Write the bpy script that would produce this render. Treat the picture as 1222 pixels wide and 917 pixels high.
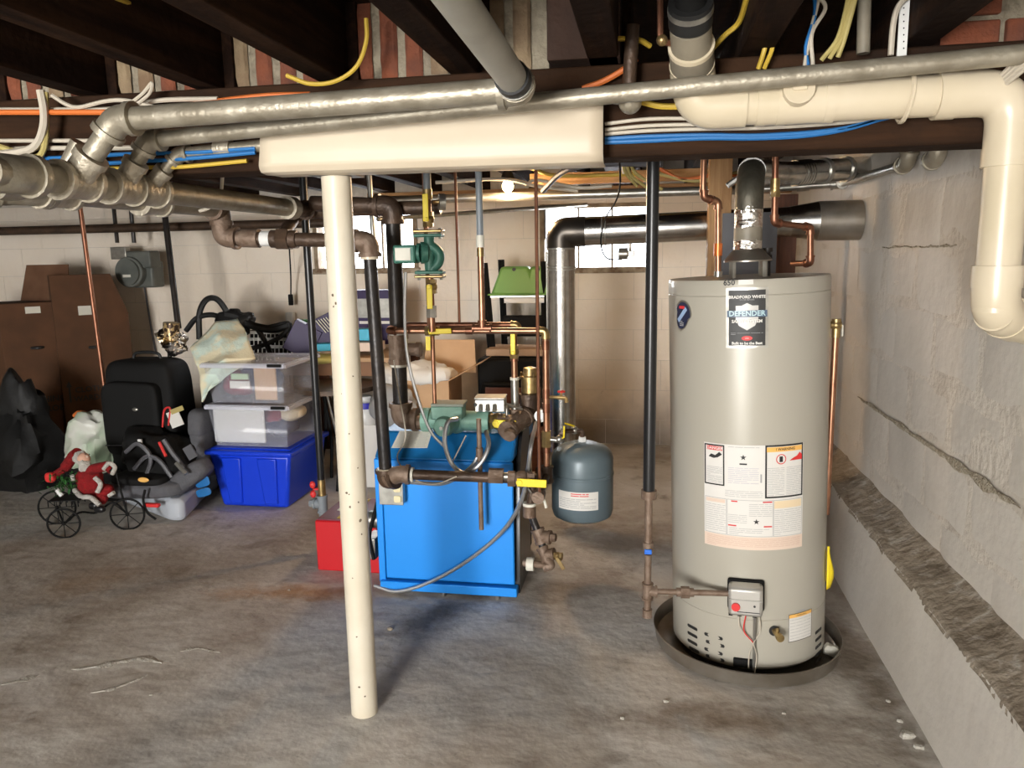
import bpy, bmesh, math, random
from mathutils import Vector, Matrix, noise
random.seed(7)
for o in list(bpy.data.objects): bpy.data.objects.remove(o)
SC = bpy.context.scene
COL = SC.collection
V = Vector
PI = math.pi
# ---------------------------------------------------------------- camera
FPX, CXP, CYP, CH = 918.0, 611.0, 458.5, 1.52
yaw, pitch, roll = math.radians(10.05), math.radians(9.58), math.radians(-1.0)
FW = V((-math.sin(yaw)*math.cos(pitch), math.cos(yaw)*math.cos(pitch), -math.sin(pitch)))
R0 = V((math.cos(yaw), math.sin(yaw), 0)); U0 = R0.cross(FW)
RT = R0*math.cos(roll)+U0*math.sin(roll); UP = -R0*math.sin(roll)+U0*math.cos(roll)
CAM = V((0, 0, CH))
cd = bpy.data.cameras.new('camera'); cam = bpy.data.objects.new('camera', cd); COL.objects.link(cam)
cd.sensor_width = 36; cd.lens = 36*FPX/1222; cd.clip_start = .05; cd.clip_end = 100
M = Matrix((RT, UP, -FW)).transposed().to_4x4(); M.translation = CAM; cam.matrix_world = M
SC.camera = cam
# ---------------------------------------------------------------- world, lights, exposure
SC.view_settings.view_transform = 'Standard'; SC.view_settings.look = 'None'
SC.view_settings.exposure = 0.0; SC.view_settings.gamma = 1; SC.view_settings.use_curve_mapping = False
w = bpy.data.worlds.new('daylight'); SC.world = w; w.use_nodes = True
w.node_tree.nodes['Background'].inputs[0].default_value = (.95, .97, 1, 1)
w.node_tree.nodes['Background'].inputs[1].default_value = 14.0
def lamp(name, kind, loc, energy, color, target=None, **kw):
    l = bpy.data.lights.new(name, kind); l.energy = energy; l.color = color
    for k, v in kw.items(): setattr(l, k, v)
    o = bpy.data.objects.new(name, l); COL.objects.link(o); o.location = loc
    if target is not None: o.rotation_euler = (V(target)-V(loc)).to_track_quat('-Z', 'Y').to_euler()
    return o
# daylight coming in by the bulkhead doorway behind the camera, and a bare ceiling bulb there
lamp('bulkhead_daylight', 'AREA', (-1.6, -4.2, 1.25), 500, (1, .975, .93), (-.6, 4.5, .9), shape='RECTANGLE', size=1.5, size_y=1.7)
lamp('bulb_behind_camera', 'POINT', (-.9, -.5, 1.8), 17, (1, .86, .68), shadow_soft_size=.05)
lamp('sun_through_bulkhead', 'SPOT', (-1.7, -3.6, 2.1), 900, (1, .93, .82), (-1.2, .3, 0), spot_size=math.radians(14), spot_blend=.3, shadow_soft_size=.02)

# ---------------------------------------------------------------- pixel -> point helpers (the photo's own perspective)
def ray(x, y): return FW+RT*((x-CXP)/FPX)-UP*((y-CYP)/FPX)
def on(ax, v, x, y):
    d = ray(x, y); return CAM+d*((v-CAM[ax])/d[ax])
def at(x, y, Y): return on(1, Y, x, y)
def fl(x, y): return on(2, 0, x, y)
# ---------------------------------------------------------------- materials
MC = {}
def mat(name, col, rough=.6, metal=0, col2=None, scale=8, bump=0, bscale=None, spec=.5, trans=0, emit=None, estr=0, alpha=None, stretch=None, detail=4, fac=(.35, .65), ior=1.45, coat=0):
    if name in MC: return MC[name]
    m = bpy.data.materials.new(name); m.use_nodes = True; nt = m.node_tree; b = nt.nodes['Principled BSDF']
    b.inputs['Base Color'].default_value = (*col, 1); b.inputs['Roughness'].default_value = rough
    b.inputs['Metallic'].default_value = metal; b.inputs['Specular IOR Level'].default_value = spec
    b.inputs['Transmission Weight'].default_value = trans; b.inputs['IOR'].default_value = ior
    b.inputs['Coat Weight'].default_value = coat
    if emit: b.inputs['Emission Color'].default_value = (*emit, 1); b.inputs['Emission Strength'].default_value = estr
    if alpha is not None: b.inputs['Alpha'].default_value = alpha
    tc = nt.nodes.new('ShaderNodeTexCoord'); mp = nt.nodes.new('ShaderNodeMapping'); nt.links.new(tc.outputs['Object'], mp.inputs[0])
    if stretch: mp.inputs['Scale'].default_value = stretch
    if col2:
        n = nt.nodes.new('ShaderNodeTexNoise'); n.inputs['Scale'].default_value = scale; n.inputs['Detail'].default_value = detail
        nt.links.new(mp.outputs[0], n.inputs['Vector'])
        r = nt.nodes.new('ShaderNodeValToRGB'); r.color_ramp.elements[0].position = fac[0]; r.color_ramp.elements[1].position = fac[1]
        r.color_ramp.elements[0].color = (*col, 1); r.color_ramp.elements[1].color = (*col2, 1)
        nt.links.new(n.outputs[0], r.inputs[0]); nt.links.new(r.outputs[0], b.inputs['Base Color'])
    if bump:
        n2 = nt.nodes.new('ShaderNodeTexNoise'); n2.inputs['Scale'].default_value = bscale or scale*3; n2.inputs['Detail'].default_value = 6
        nt.links.new(mp.outputs[0], n2.inputs['Vector'])
        bp = nt.nodes.new('ShaderNodeBump'); bp.inputs['Strength'].default_value = bump; bp.inputs['Distance'].default_value = .01
        nt.links.new(n2.outputs[0], bp.inputs['Height']); nt.links.new(bp.outputs[0], b.inputs['Normal'])
    MC[name] = m; return m
def layered(name, base, layers, rough=.8, bump=.3, bscale=40, spec=.3):
    """base colour with several noise layers (colour, scale, lo, hi, amount, stretch) - stains and wear in world space"""
    m = bpy.data.materials.new(name); m.use_nodes = True; nt = m.node_tree; b = nt.nodes['Principled BSDF']
    b.inputs['Roughness'].default_value = rough; b.inputs['Specular IOR Level'].default_value = spec
    g = nt.nodes.new('ShaderNodeNewGeometry')
    cur = None
    for i, (c, s, lo, hi, amt, st) in enumerate(layers):
        mp = nt.nodes.new('ShaderNodeMapping'); mp.inputs['Scale'].default_value = st; mp.inputs['Location'].default_value = (i*3.7, i*1.3, i*2.1)
        nt.links.new(g.outputs['Position'], mp.inputs[0])
        n = nt.nodes.new('ShaderNodeTexNoise'); n.inputs['Scale'].default_value = s; n.inputs['Detail'].default_value = 7; n.inputs['Roughness'].default_value = .62; n.inputs['Distortion'].default_value = .4
        nt.links.new(mp.outputs[0], n.inputs['Vector'])
        r = nt.nodes.new('ShaderNodeMapRange'); r.inputs[1].default_value = lo; r.inputs[2].default_value = hi; r.inputs[4].default_value = amt
        nt.links.new(n.outputs[0], r.inputs[0])
        mx = nt.nodes.new('ShaderNodeMix'); mx.data_type = 'RGBA'
        nt.links.new(r.outputs[0], mx.inputs[0])
        if cur is None: mx.inputs[6].default_value = (*base, 1)
        else: nt.links.new(cur, mx.inputs[6])
        mx.inputs[7].default_value = (*c, 1); cur = mx.outputs[2]
    nt.links.new(cur, b.inputs['Base Color'])
    n2 = nt.nodes.new('ShaderNodeTexNoise'); n2.inputs['Scale'].default_value = bscale; n2.inputs['Detail'].default_value = 8
    nt.links.new(g.outputs['Position'], n2.inputs['Vector'])
    bp = nt.nodes.new('ShaderNodeBump'); bp.inputs['Strength'].default_value = bump; bp.inputs['Distance'].default_value = .012
    nt.links.new(n2.outputs[0], bp.inputs['Height']); nt.links.new(bp.outputs[0], b.inputs['Normal'])
    return m, nt, b, cur, g
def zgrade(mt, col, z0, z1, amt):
    """darker tone low down on a wall, fading out upwards"""
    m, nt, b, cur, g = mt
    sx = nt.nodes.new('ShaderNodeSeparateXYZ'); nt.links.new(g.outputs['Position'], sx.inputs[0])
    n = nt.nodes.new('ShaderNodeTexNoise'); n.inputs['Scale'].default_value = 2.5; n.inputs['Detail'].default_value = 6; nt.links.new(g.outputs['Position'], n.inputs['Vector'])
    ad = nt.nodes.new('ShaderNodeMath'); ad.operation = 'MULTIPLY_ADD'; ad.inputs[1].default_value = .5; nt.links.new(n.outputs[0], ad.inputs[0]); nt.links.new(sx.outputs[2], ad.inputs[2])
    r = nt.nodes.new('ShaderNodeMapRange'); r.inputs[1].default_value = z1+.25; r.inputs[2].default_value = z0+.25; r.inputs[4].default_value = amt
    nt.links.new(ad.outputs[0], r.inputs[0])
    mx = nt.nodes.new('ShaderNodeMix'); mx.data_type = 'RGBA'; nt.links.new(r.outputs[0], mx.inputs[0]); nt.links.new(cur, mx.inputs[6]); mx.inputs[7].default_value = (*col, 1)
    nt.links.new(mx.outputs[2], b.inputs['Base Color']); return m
S1 = (1, 1, 1)
def stains(mt, spots):
    m, nt, b, cur, g = mt
    n = nt.nodes.new('ShaderNodeTexNoise'); n.inputs['Scale'].default_value = 5; n.inputs['Detail'].default_value = 8; n.inputs['Roughness'].default_value = .7; nt.links.new(g.outputs['Position'], n.inputs['Vector'])
    for c, rad, rot, col, amt in spots:
        mp = nt.nodes.new('ShaderNodeMapping'); mp.vector_type = 'TEXTURE'; mp.inputs['Location'].default_value = (c[0], c[1], 0); mp.inputs['Rotation'].default_value = (0, 0, rot); mp.inputs['Scale'].default_value = (rad[0], rad[1], 1)
        nt.links.new(g.outputs['Position'], mp.inputs[0])
        ln = nt.nodes.new('ShaderNodeVectorMath'); ln.operation = 'LENGTH'; nt.links.new(mp.outputs[0], ln.inputs[0])
        ad = nt.nodes.new('ShaderNodeMath'); ad.operation = 'MULTIPLY_ADD'; ad.inputs[1].default_value = 3.2; nt.links.new(n.outputs[0], ad.inputs[0]); nt.links.new(ln.outputs[1], ad.inputs[2])
        r = nt.nodes.new('ShaderNodeMapRange'); r.inputs[1].default_value = 2.7; r.inputs[2].default_value = 1.7; r.inputs[4].default_value = amt; nt.links.new(ad.outputs[0], r.inputs[0])
        mx = nt.nodes.new('ShaderNodeMix'); mx.data_type = 'RGBA'; nt.links.new(r.outputs[0], mx.inputs[0]); nt.links.new(cur, mx.inputs[6]); mx.inputs[7].default_value = (*col, 1); cur = mx.outputs[2]
    nt.links.new(cur, b.inputs['Base Color']); return m
def fp(x, y): p = fl(x, y); return (p.x, p.y)
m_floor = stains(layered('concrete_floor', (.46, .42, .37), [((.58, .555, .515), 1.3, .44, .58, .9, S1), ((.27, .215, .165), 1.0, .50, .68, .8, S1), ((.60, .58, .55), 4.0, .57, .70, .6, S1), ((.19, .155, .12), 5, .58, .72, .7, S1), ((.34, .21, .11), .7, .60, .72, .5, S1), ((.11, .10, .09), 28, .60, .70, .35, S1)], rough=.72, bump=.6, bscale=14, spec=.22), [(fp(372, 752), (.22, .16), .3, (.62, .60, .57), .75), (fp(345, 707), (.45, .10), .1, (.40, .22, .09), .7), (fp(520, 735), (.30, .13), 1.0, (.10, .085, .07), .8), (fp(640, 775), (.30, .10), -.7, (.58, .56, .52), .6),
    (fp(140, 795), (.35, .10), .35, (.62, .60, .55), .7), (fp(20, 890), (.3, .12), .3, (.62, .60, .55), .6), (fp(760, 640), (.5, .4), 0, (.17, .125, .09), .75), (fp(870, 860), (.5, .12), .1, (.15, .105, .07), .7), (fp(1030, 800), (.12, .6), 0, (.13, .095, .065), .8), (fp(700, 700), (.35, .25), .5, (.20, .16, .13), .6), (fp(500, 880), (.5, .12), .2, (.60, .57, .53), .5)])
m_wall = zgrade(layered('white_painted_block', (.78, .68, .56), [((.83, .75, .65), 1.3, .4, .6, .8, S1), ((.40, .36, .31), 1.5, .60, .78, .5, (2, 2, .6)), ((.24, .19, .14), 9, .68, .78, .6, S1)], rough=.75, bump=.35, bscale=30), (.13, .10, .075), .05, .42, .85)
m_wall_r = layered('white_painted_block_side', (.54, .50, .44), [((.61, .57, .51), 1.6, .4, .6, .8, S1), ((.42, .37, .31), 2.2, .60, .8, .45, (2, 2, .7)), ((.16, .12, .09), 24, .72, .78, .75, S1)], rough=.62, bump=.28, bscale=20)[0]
m_wallcore = layered('painted_joint', (.60, .55, .48), [((.42, .37, .31), 5, .50, .68, .6, S1)], rough=.9, bump=.5)[0]
m_ledge = layered('broken_concrete', (.31, .26, .20), [((.15, .115, .08), 9, .45, .62, .8, S1), ((.50, .46, .40), 16, .54, .68, .7, S1)], rough=.95, bump=1, bscale=30)[0]
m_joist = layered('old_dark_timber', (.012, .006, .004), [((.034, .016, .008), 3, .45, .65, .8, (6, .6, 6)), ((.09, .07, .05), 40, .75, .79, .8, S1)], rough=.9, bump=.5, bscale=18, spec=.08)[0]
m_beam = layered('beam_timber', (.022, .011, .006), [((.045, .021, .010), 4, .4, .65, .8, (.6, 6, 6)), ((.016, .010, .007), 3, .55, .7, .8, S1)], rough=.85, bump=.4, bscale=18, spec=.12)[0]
m_wood = mat('yellow_timber', (.42, .24, .10), .6, 0, (.28, .14, .05), 6, .3, 30, stretch=(8, 8, .6))
m_woodx = mat('yellow_timber_x', (.42, .24, .10), .6, 0, (.28, .14, .05), 6, .3, 30, stretch=(.6, 8, 8))
m_redwood = mat('red_timber', (.16, .06, .03), .6, 0, (.09, .035, .02), 6, .3, 30, stretch=(8, 8, .6))
m_brick = mat('red_brick', (.20, .058, .026), .9, 0, (.10, .038, .024), 9, .6, 60)
m_brick2 = mat('pale_brick', (.27, .20, .12), .9, 0, (.17, .11, .065), 9, .8, 50)
m_mortar = mat('brick_mortar', (.30, .26, .19), .95, 0, (.18, .15, .11), 20, 1, 60)
m_silver = mat('silver_painted_iron', (.37, .335, .265), .42, .5, (.25, .22, .165), 14, .25, 60)
m_silver_l = mat('silver_paint_rim', (.50, .45, .36), .4, .4, (.34, .30, .23), 25, .4, 70)
m_galv = mat('galvanized_steel', (.46, .45, .41), .34, .85, (.35, .34, .31), 25, .05, 60)
m_duct = mat('galvanized_duct', (.62, .61, .58), .24, 1, (.48, .47, .45), 18, .06, 10)
m_iron = mat('black_iron', (.018, .016, .016), .38, .3, (.035, .028, .024), 12, .2, 60)
m_rust = mat('rusty_brown_iron', (.14, .09, .06), .55, .35, (.22, .16, .12), 22, .4, 70)
m_rustd = mat('dark_brown_iron', (.05, .032, .022), .45, .3, (.09, .055, .035), 14, .3, 70)
m_copper = mat('copper', (.44, .225, .135), .36, .85, (.27, .135, .08), 16, .06, 60)
m_copperd = mat('tarnished_copper', (.26, .12, .072), .38, .8, (.20, .085, .05), 14, .06, 60)
m_brass = mat('brass', (.46, .33, .14), .38, .85, (.27, .19, .09), 25, .08, 60)
m_cream = mat('cream_pvc', (.54, .465, .33), .32, 0, (.60, .52, .39), 4, .03, 30)
m_creamd = mat('dirty_grey_pvc', (.25, .22, .165), .5, 0, (.15, .13, .10), 9, .1, 30)
m_sleeve = mat('cream_sheet', (.56, .485, .37), .45, 0, (.52, .44, .33), 3, .03, 10)
m_col = mat('cream_column_paint', (.63, .575, .47), .38, 0, (.57, .51, .40), 5, .12, 25)
m_chip = mat('bare_chip', (.12, .09, .06), .8)
m_rubber = mat('black_rubber', (.012, .012, .012), .55)
m_blue = mat('blue_enamel', (.010, .25, .78), .42, .1, spec=.5)
m_blued = mat('blue_enamel_hood', (.012, .17, .46), .38, .1)
m_black = mat('matt_black', (.006, .006, .006), .75, spec=.25)
m_blackg = mat('gloss_black', (.012, .012, .013), .3)
m_green = mat('green_pump_casting', (.035, .125, .092), .45, .1, (.05, .165, .12), 20, .2, 60)
m_greenp = mat('pale_green_pump', (.15, .30, .235), .5, .1, (.20, .35, .28), 18, .2, 60)
m_yel = mat('yellow_handle', (.80, .62, .02), .45)
m_white = mat('white_plastic', (.66, .66, .64), .4)
m_paper = mat('paper_white', (.66, .64, .60), .6)
m_grey = mat('grey_plastic', (.32, .32, .32), .5)
m_dgrey = mat('dark_grey_plastic', (.09, .09, .10), .5)
m_red = mat('red_paint', (.50, .012, .018), .38)
m_redc = mat('red_plush', (.24, .004, .006), .9, 0, (.15, .003, .004), 30, .4, 90)
m_fur = mat('white_fur', (.56, .53, .49), .95, 0, (.42, .40, .36), 40, 1, 120)
m_heater = mat('warm_grey_enamel', (.40, .375, .315), .34, .05, coat=.3)
m_pan = mat('pan_steel', (.34, .31, .27), .35, .8, (.24, .21, .17), 8, .1, 30)
m_tank = mat('slate_tank', (.12, .16, .18), .38, .1, (.10, .135, .155), 4, .05)
m_foil = mat('crinkled_foil', (.80, .78, .74), .22, 1, None, 20, 1.0, 45)
m_card = mat('cardboard', (.10, .043, .018), .85, 0, (.075, .033, .014), 6, .1, 40)
m_cardl = mat('pale_cardboard', (.52, .34, .20), .85, 0, (.47, .30, .17), 6, .1, 40)
m_cardd = mat('dark_cardboard', (.17, .085, .045), .85, 0, (.13, .06, .03), 6, .1, 40)
m_btub = mat('royal_blue_plastic', (.006, .045, .62), .35)
m_clear = mat('clear_tote_plastic', (.80, .83, .95), .12, 0, trans=.0, alpha=.13, spec=.5)
m_clearl = mat('clear_tote_lid', (.80, .82, .92), .2, 0, alpha=.38)
m_glass = mat('window_glass', (.95, .97, 1), .05, 0, trans=1, ior=1.02)
m_pex = mat('grey_pex', (.19, .215, .235), .4)
m_flex = mat('armored_conduit', (.52, .53, .54), .35, .85)
m_purple = mat('purple_card', (.022, .009, .065), .5)
m_cyan = mat('cyan_card', (.05, .42, .62), .5)
m_dkred = mat('maroon_cloth', (.20, .03, .05), .9)
m_navy = mat('navy_cloth', (.02, .03, .09), .9)
m_pgreen = mat('green_bin_plastic', (.16, .33, .08), .45)
m_orange = mat('orange_cable_jacket', (.60, .15, .03), .5)
m_wirew = mat('white_cable_jacket', (.48, .43, .35), .5)
m_wirey = mat('yellow_cable_jacket', (.50, .34, .04), .5)
m_wireb = mat('blue_cable_jacket', (.012, .13, .36), .45)
m_wireg = mat('olive_cable_jacket', (.40, .33, .12), .5)
m_label = mat('beige_tag', (.62, .60, .52), .55)
m_redp = mat('red_print', (.62, .03, .03), .5)
m_orangep = mat('orange_print', (.80, .45, .12), .5)
m_peach = mat('peach_print', (.68, .54, .44), .55)
m_ink = mat('black_ink', (.02, .02, .02), .5)
m_inkg = mat('grey_ink', (.34, .34, .34), .6)
m_plug = mat('socket_face', (.70, .62, .38), .5)
m_seat = mat('grey_seat_fabric', (.085, .085, .095), .9, 0, (.10, .10, .11), 30, .3, 90)
m_base = mat('pale_blue_grey_shell', (.42, .45, .50), .4)
m_film = mat('white_film_bag', (.66, .66, .60), .35, 0, (.40, .55, .36), 5, .8, 14, alpha=.9)
m_leaf = mat('artificial_green', (.03, .14, .03), .6)

# ---------------------------------------------------------------- mesh builder
def basis(d):
    d = V(d).normalized(); a = V((0, 0, 1)) if abs(d.z) < .9 else V((1, 0, 0))
    x = a.cross(d).normalized(); return x, d.cross(x), d
def fillet(pts, f, n=6):
    pts = [V(p) for p in pts]; out = [pts[0]]
    for i in range(1, len(pts)-1):
        p, a, b = pts[i], pts[i-1], pts[i+1]
        t = min(f, (a-p).length*.49, (b-p).length*.49)
        s = p+(a-p).normalized()*t; e = p+(b-p).normalized()*t
        for k in range(n+1):
            u = k/n; out.append(s*(1-u)**2+p*2*u*(1-u)+e*u*u)
    out.append(pts[-1]); return out
def smooth_path(pts, n=6):
    pts = [V(p) for p in pts]; q = [pts[0]*2-pts[1]]+pts+[pts[-1]*2-pts[-2]]; out = []
    for i in range(1, len(q)-2):
        a, b, c, d = q[i-1:i+3]
        for k in range(n):
            t = k/n
            out.append(.5*((2*b)+(c-a)*t+(2*a-5*b+4*c-d)*t*t+(3*b-a-3*c+d)*t**3))
    out.append(pts[-1]); return out
class MB:
    def __init__(s): s.v = []; s.f = []
    def add(s, vs, fs):
        n = len(s.v); s.v += [V(p) for p in vs]; s.f += [tuple(i+n for i in f) for f in fs]; return s
    def box(s, c, d, rz=0, rot=None):
        R = rot if rot is not None else Matrix.Rotation(rz, 3, 'Z')
        vs = [V(c)+R@V((x*d[0]/2, y*d[1]/2, z*d[2]/2)) for x in (-1, 1) for y in (-1, 1) for z in (-1, 1)]
        return s.add(vs, [(0, 1, 3, 2), (4, 6, 7, 5), (0, 4, 5, 1), (2, 3, 7, 6), (0, 2, 6, 4), (1, 5, 7, 3)])
    def bb(s, a, b):
        a, b = V(a), V(b); return s.box((a+b)/2, [abs(b[i]-a[i]) for i in range(3)])
    def frustum(s, c, d0, d1, z0, z1, rz=0):
        R = Matrix.Rotation(rz, 3, 'Z'); vs = []
        for d, z in ((d0, z0), (d1, z1)):
            for x, y in ((-1, -1), (1, -1), (1, 1), (-1, 1)): vs.append(V((c[0], c[1], 0))+R@V((x*d[0]/2, y*d[1]/2, 0))+V((0, 0, z)))
        return s.add(vs, [(3, 2, 1, 0), (4, 5, 6, 7), (0, 1, 5, 4), (1, 2, 6, 5), (2, 3, 7, 6), (3, 0, 4, 7)])
    def tube(s, pts, r, seg=12, cap=True):
        pts = [V(p) for p in pts]; n = len(pts); rr = r if isinstance(r, (list, tuple)) else [r]*n
        vs = []; x = None
        for i, p in enumerate(pts):
            a = pts[max(i-1, 0)]; b = pts[min(i+1, n-1)]; d = (b-a).normalized()
            if d.length == 0: d = V((0, 0, 1))
            if x is None: x, y, _ = basis(d)
            else:
                x = (x-d*x.dot(d))
                x = x.normalized() if x.length > 1e-6 else basis(d)[0]
                y = d.cross(x)
            for k in range(seg):
                t = 2*PI*k/seg; vs.append(p+(x*math.cos(t)+y*math.sin(t))*rr[i])
        fs = [(i*seg+k, i*seg+(k+1) % seg, (i+1)*seg+(k+1) % seg, (i+1)*seg+k) for i in range(n-1) for k in range(seg)]
        if cap: fs += [tuple(reversed(range(seg))), tuple((n-1)*seg+k for k in range(seg))]
        return s.add(vs, fs)
    def cyl(s, p, q, r, r2=None, seg=20): return s.tube([p, q], [r, r if r2 is None else r2], seg)
    def lathe(s, prof, o, d=(0, 0, 1), seg=28, cap=True):
        x, y, z = basis(d); o = V(o); vs = []; n = len(prof)
        if V(d).normalized().z > .99: x, y, z = V((1, 0, 0)), V((0, 1, 0)), V((0, 0, 1))
        for r, h in prof:
            for k in range(seg):
                t = 2*PI*k/seg; vs.append(o+z*h+(x*math.cos(t)+y*math.sin(t))*r)
        fs = [(i*seg+k, i*seg+(k+1) % seg, (i+1)*seg+(k+1) % seg, (i+1)*seg+k) for i in range(n-1) for k in range(seg)]
        if cap: fs += [tuple(reversed(range(seg))), tuple((n-1)*seg+k for k in range(seg))]
        return s.add(vs, fs)
    def sup(s, c, r, e=1.0, rot=None, nz=0, nf=3, seg=20, rings=12, seed=0, taper=0):
        """superellipsoid: e=1 sphere, e->0.2 rounded box; nz = lumpiness"""
        R = rot if rot is not None else Matrix.Identity(3); c = V(c); vs = []
        pw = lambda a: math.copysign(abs(a)**e, a)
        for i in range(rings+1):
            ph = -PI/2+PI*i/rings
            for k in range(seg):
                th = 2*PI*k/seg
                p = V((pw(math.cos(ph))*pw(math.cos(th)), pw(math.cos(ph))*pw(math.sin(th)), pw(math.sin(ph))))
                tp = 1-taper*(p.z+1)/2
                p = V((p.x*r[0]*tp, p.y*r[1]*tp, p.z*r[2]))
                if nz:
                    q = p.normalized() if p.length > 0 else p
                    p = p+q*nz*noise.noise(p*nf+V((seed, seed*2, 0)))+q*nz*.5*noise.noise(p*nf*2.7+V((seed, 5, 0)))
                vs.append(c+R@p)
        fs = [(i*seg+k, i*seg+(k+1) % seg, (i+1)*seg+(k+1) % seg, (i+1)*seg+k) for i in range(rings) for k in range(seg)]
        return s.add(vs, fs)
    def prism(s, poly, thick):
        """poly: list of 3D points (planar, front face), thick: offset vector"""
        n = len(poly); t = V(thick); vs = [V(p) for p in poly]+[V(p)+t for p in poly]
        return s.add(vs, [tuple(range(n)), tuple(reversed(range(n, 2*n)))]+[(i, i+n, (i+1) % n+n, (i+1) % n) for i in range(n)])
    def grid(s, fn, nu, nv):
        vs = [fn(i/nu, j/nv) for i in range(nu+1) for j in range(nv+1)]
        return s.add(vs, [(i*(nv+1)+j, (i+1)*(nv+1)+j, (i+1)*(nv+1)+j+1, i*(nv+1)+j+1) for i in range(nu) for j in range(nv)])
    def build(s, name, m, parent=None, bevel=0, smooth=True, solid=0, origin=None, sub=0):
        if parent: o0 = wpos(parent)
        elif origin is not None: o0 = V(origin)
        else:
            xs = [[p[i] for p in s.v] for i in range(3)]; o0 = V(((min(xs[0])+max(xs[0]))/2, (min(xs[1])+max(xs[1]))/2, min(xs[2])))
        me = bpy.data.meshes.new(name); me.from_pydata([p-o0 for p in s.v], [], s.f); me.update()
        bm = bmesh.new(); bm.from_mesh(me); bmesh.ops.remove_doubles(bm, verts=bm.verts, dist=1e-6)
        if not solid: bmesh.ops.recalc_face_normals(bm, faces=bm.faces)
        bm.to_mesh(me); bm.free()
        me.materials.append(m); ob = bpy.data.objects.new(name, me); COL.objects.link(ob)
        if parent: ob.parent = parent
        else: ob.location = o0
        if smooth: sharp(me)
        if bevel:
            md = ob.modifiers.new('bevel', 'BEVEL'); md.width = bevel; md.segments = 2; md.limit_method = 'ANGLE'
        if solid:
            md = ob.modifiers.new('solid', 'SOLIDIFY'); md.thickness = solid
        if sub:
            md = ob.modifiers.new('sub', 'SUBSURF'); md.levels = sub; md.render_levels = sub
        return ob
def sharp(me, ang=35):
    for p in me.polygons: p.use_smooth = True
    bm = bmesh.new(); bm.from_mesh(me); c = math.radians(ang)
    for e in bm.edges: e.smooth = len(e.link_faces) != 2 or e.calc_face_angle(0) < c
    bm.to_mesh(me); bm.free()
def wpos(o):
    p = V(o.location)
    while o.parent: o = o.parent; p += o.location
    return p
def tag(o, label=None, cat=None, group=None, kind=None):
    if label: o['label'] = label
    if cat: o['category'] = cat
    if group: o['group'] = group
    if kind: o['kind'] = kind
    return o
def thing(name, label, cat, loc=(0, 0, 0), group=None):
    o = bpy.data.objects.new(name, None); COL.objects.link(o); o.location = loc; o.empty_display_size = .05
    return tag(o, label, cat, group)
def copy_tree(o, delta=(0, 0, 0), parent=None):
    c = o.copy(); COL.objects.link(c)
    if parent: c.parent = parent
    else: c.location = V(o.location)+V(delta)
    for ch in [x for x in bpy.data.objects if x.parent == o]: copy_tree(ch, parent=c)
    return c
_tc = {}
def text(s, size, fn, name, m, parent, align='CENTER', bold=0):
    """flat lettering mapped by fn(u, v) on to a surface"""
    cu = bpy.data.curves.new('t', 'FONT'); cu.body = s; cu.size = size; cu.align_x = align; cu.align_y = 'CENTER'; cu.offset = bold; cu.resolution_u = 2
    ob = bpy.data.objects.new('t', cu); COL.objects.link(ob); bpy.context.view_layer.update()
    me = bpy.data.meshes.new_from_object(ob.evaluated_get(bpy.context.evaluated_depsgraph_get()))
    mb = MB(); mb.add([fn(v.co.x, v.co.y) for v in me.vertices], [tuple(p.vertices) for p in me.polygons])
    bpy.data.objects.remove(ob); bpy.data.curves.remove(cu); bpy.data.meshes.remove(me)
    o = mb.build(name, m, parent, smooth=False); return o
def planar(c, ux, uy=(0, 0, 1)):
    c, ux, uy = V(c), V(ux).normalized(), V(uy).normalized(); return lambda u, v: c+ux*u+uy*v
# ---------------------------------------------------------------- pipe fittings
def elbow(t, p, a, b, r, m, k=1.28, L=None, name='elbow', rim=None):
    """a, b: points towards which the two ends open"""
    p, a, b = V(p), (V(a)-V(p)).normalized(), (V(b)-V(p)).normalized(); L = L or r*2.3
    mb = MB().tube(fillet([p+a*L, p, p+b*L], L*.9, 8), r*k, 16)
    for d in (a, b): mb.cyl(p+d*(L-r*.5), p+d*(L+r*.08), r*k*1.16, seg=16)
    return mb.build(name, rim or m, t)
def tee(t, p, axis, branch, r, m, k=1.28, L=None, rb=None, name='tee'):
    p, ax, br = V(p), V(axis).normalized(), V(branch).normalized(); L = L or r*2.2; rb = rb or r
    mb = MB().cyl(p-ax*L, p+ax*L, r*k, seg=18)
    for s in (-1, 1): mb.cyl(p+ax*s*(L-r*.5), p+ax*s*(L+r*.08), r*k*1.14, seg=18)
    mb.cyl(p, p+br*(r*k+rb*1.2), rb*k, seg=16); mb.cyl(p+br*(r*k+rb*.6), p+br*(r*k+rb*1.25), rb*k*1.15, seg=16)
    return mb.build(name, m, t)
def coupling(t, p, axis, r, m, L=.03, k=1.3, name='coupling', hexa=False):
    p, a = V(p), V(axis).normalized(); seg = 6 if hexa else 18
    mb = MB().cyl(p-a*L/2, p+a*L/2, r*k, seg=seg)
    return mb.build(name, m, t)
def run(t, pts, r, m, fm=None, k=1.28, seg=14, elb=True, name='pipe', L=None):
    pts = [V(p) for p in pts]
    for i in range(len(pts)-1): MB().cyl(pts[i], pts[i+1], r, seg=seg).build(name, m, t)
    if elb:
        for i in range(1, len(pts)-1): elbow(t, pts[i], pts[i-1], pts[i+1], r, fm or m, k, L)
def bent(t, pts, r, m, f=.05, seg=12, name='pipe'): return MB().tube(fillet(pts, f), r, seg).build(name, m, t)
def cable(name, label, cat, pts, r, m, group=None, seg=7, n=6):
    o = MB().tube(smooth_path(pts, n), r, seg).build(name, m); return tag(o, label, cat, group)
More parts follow.
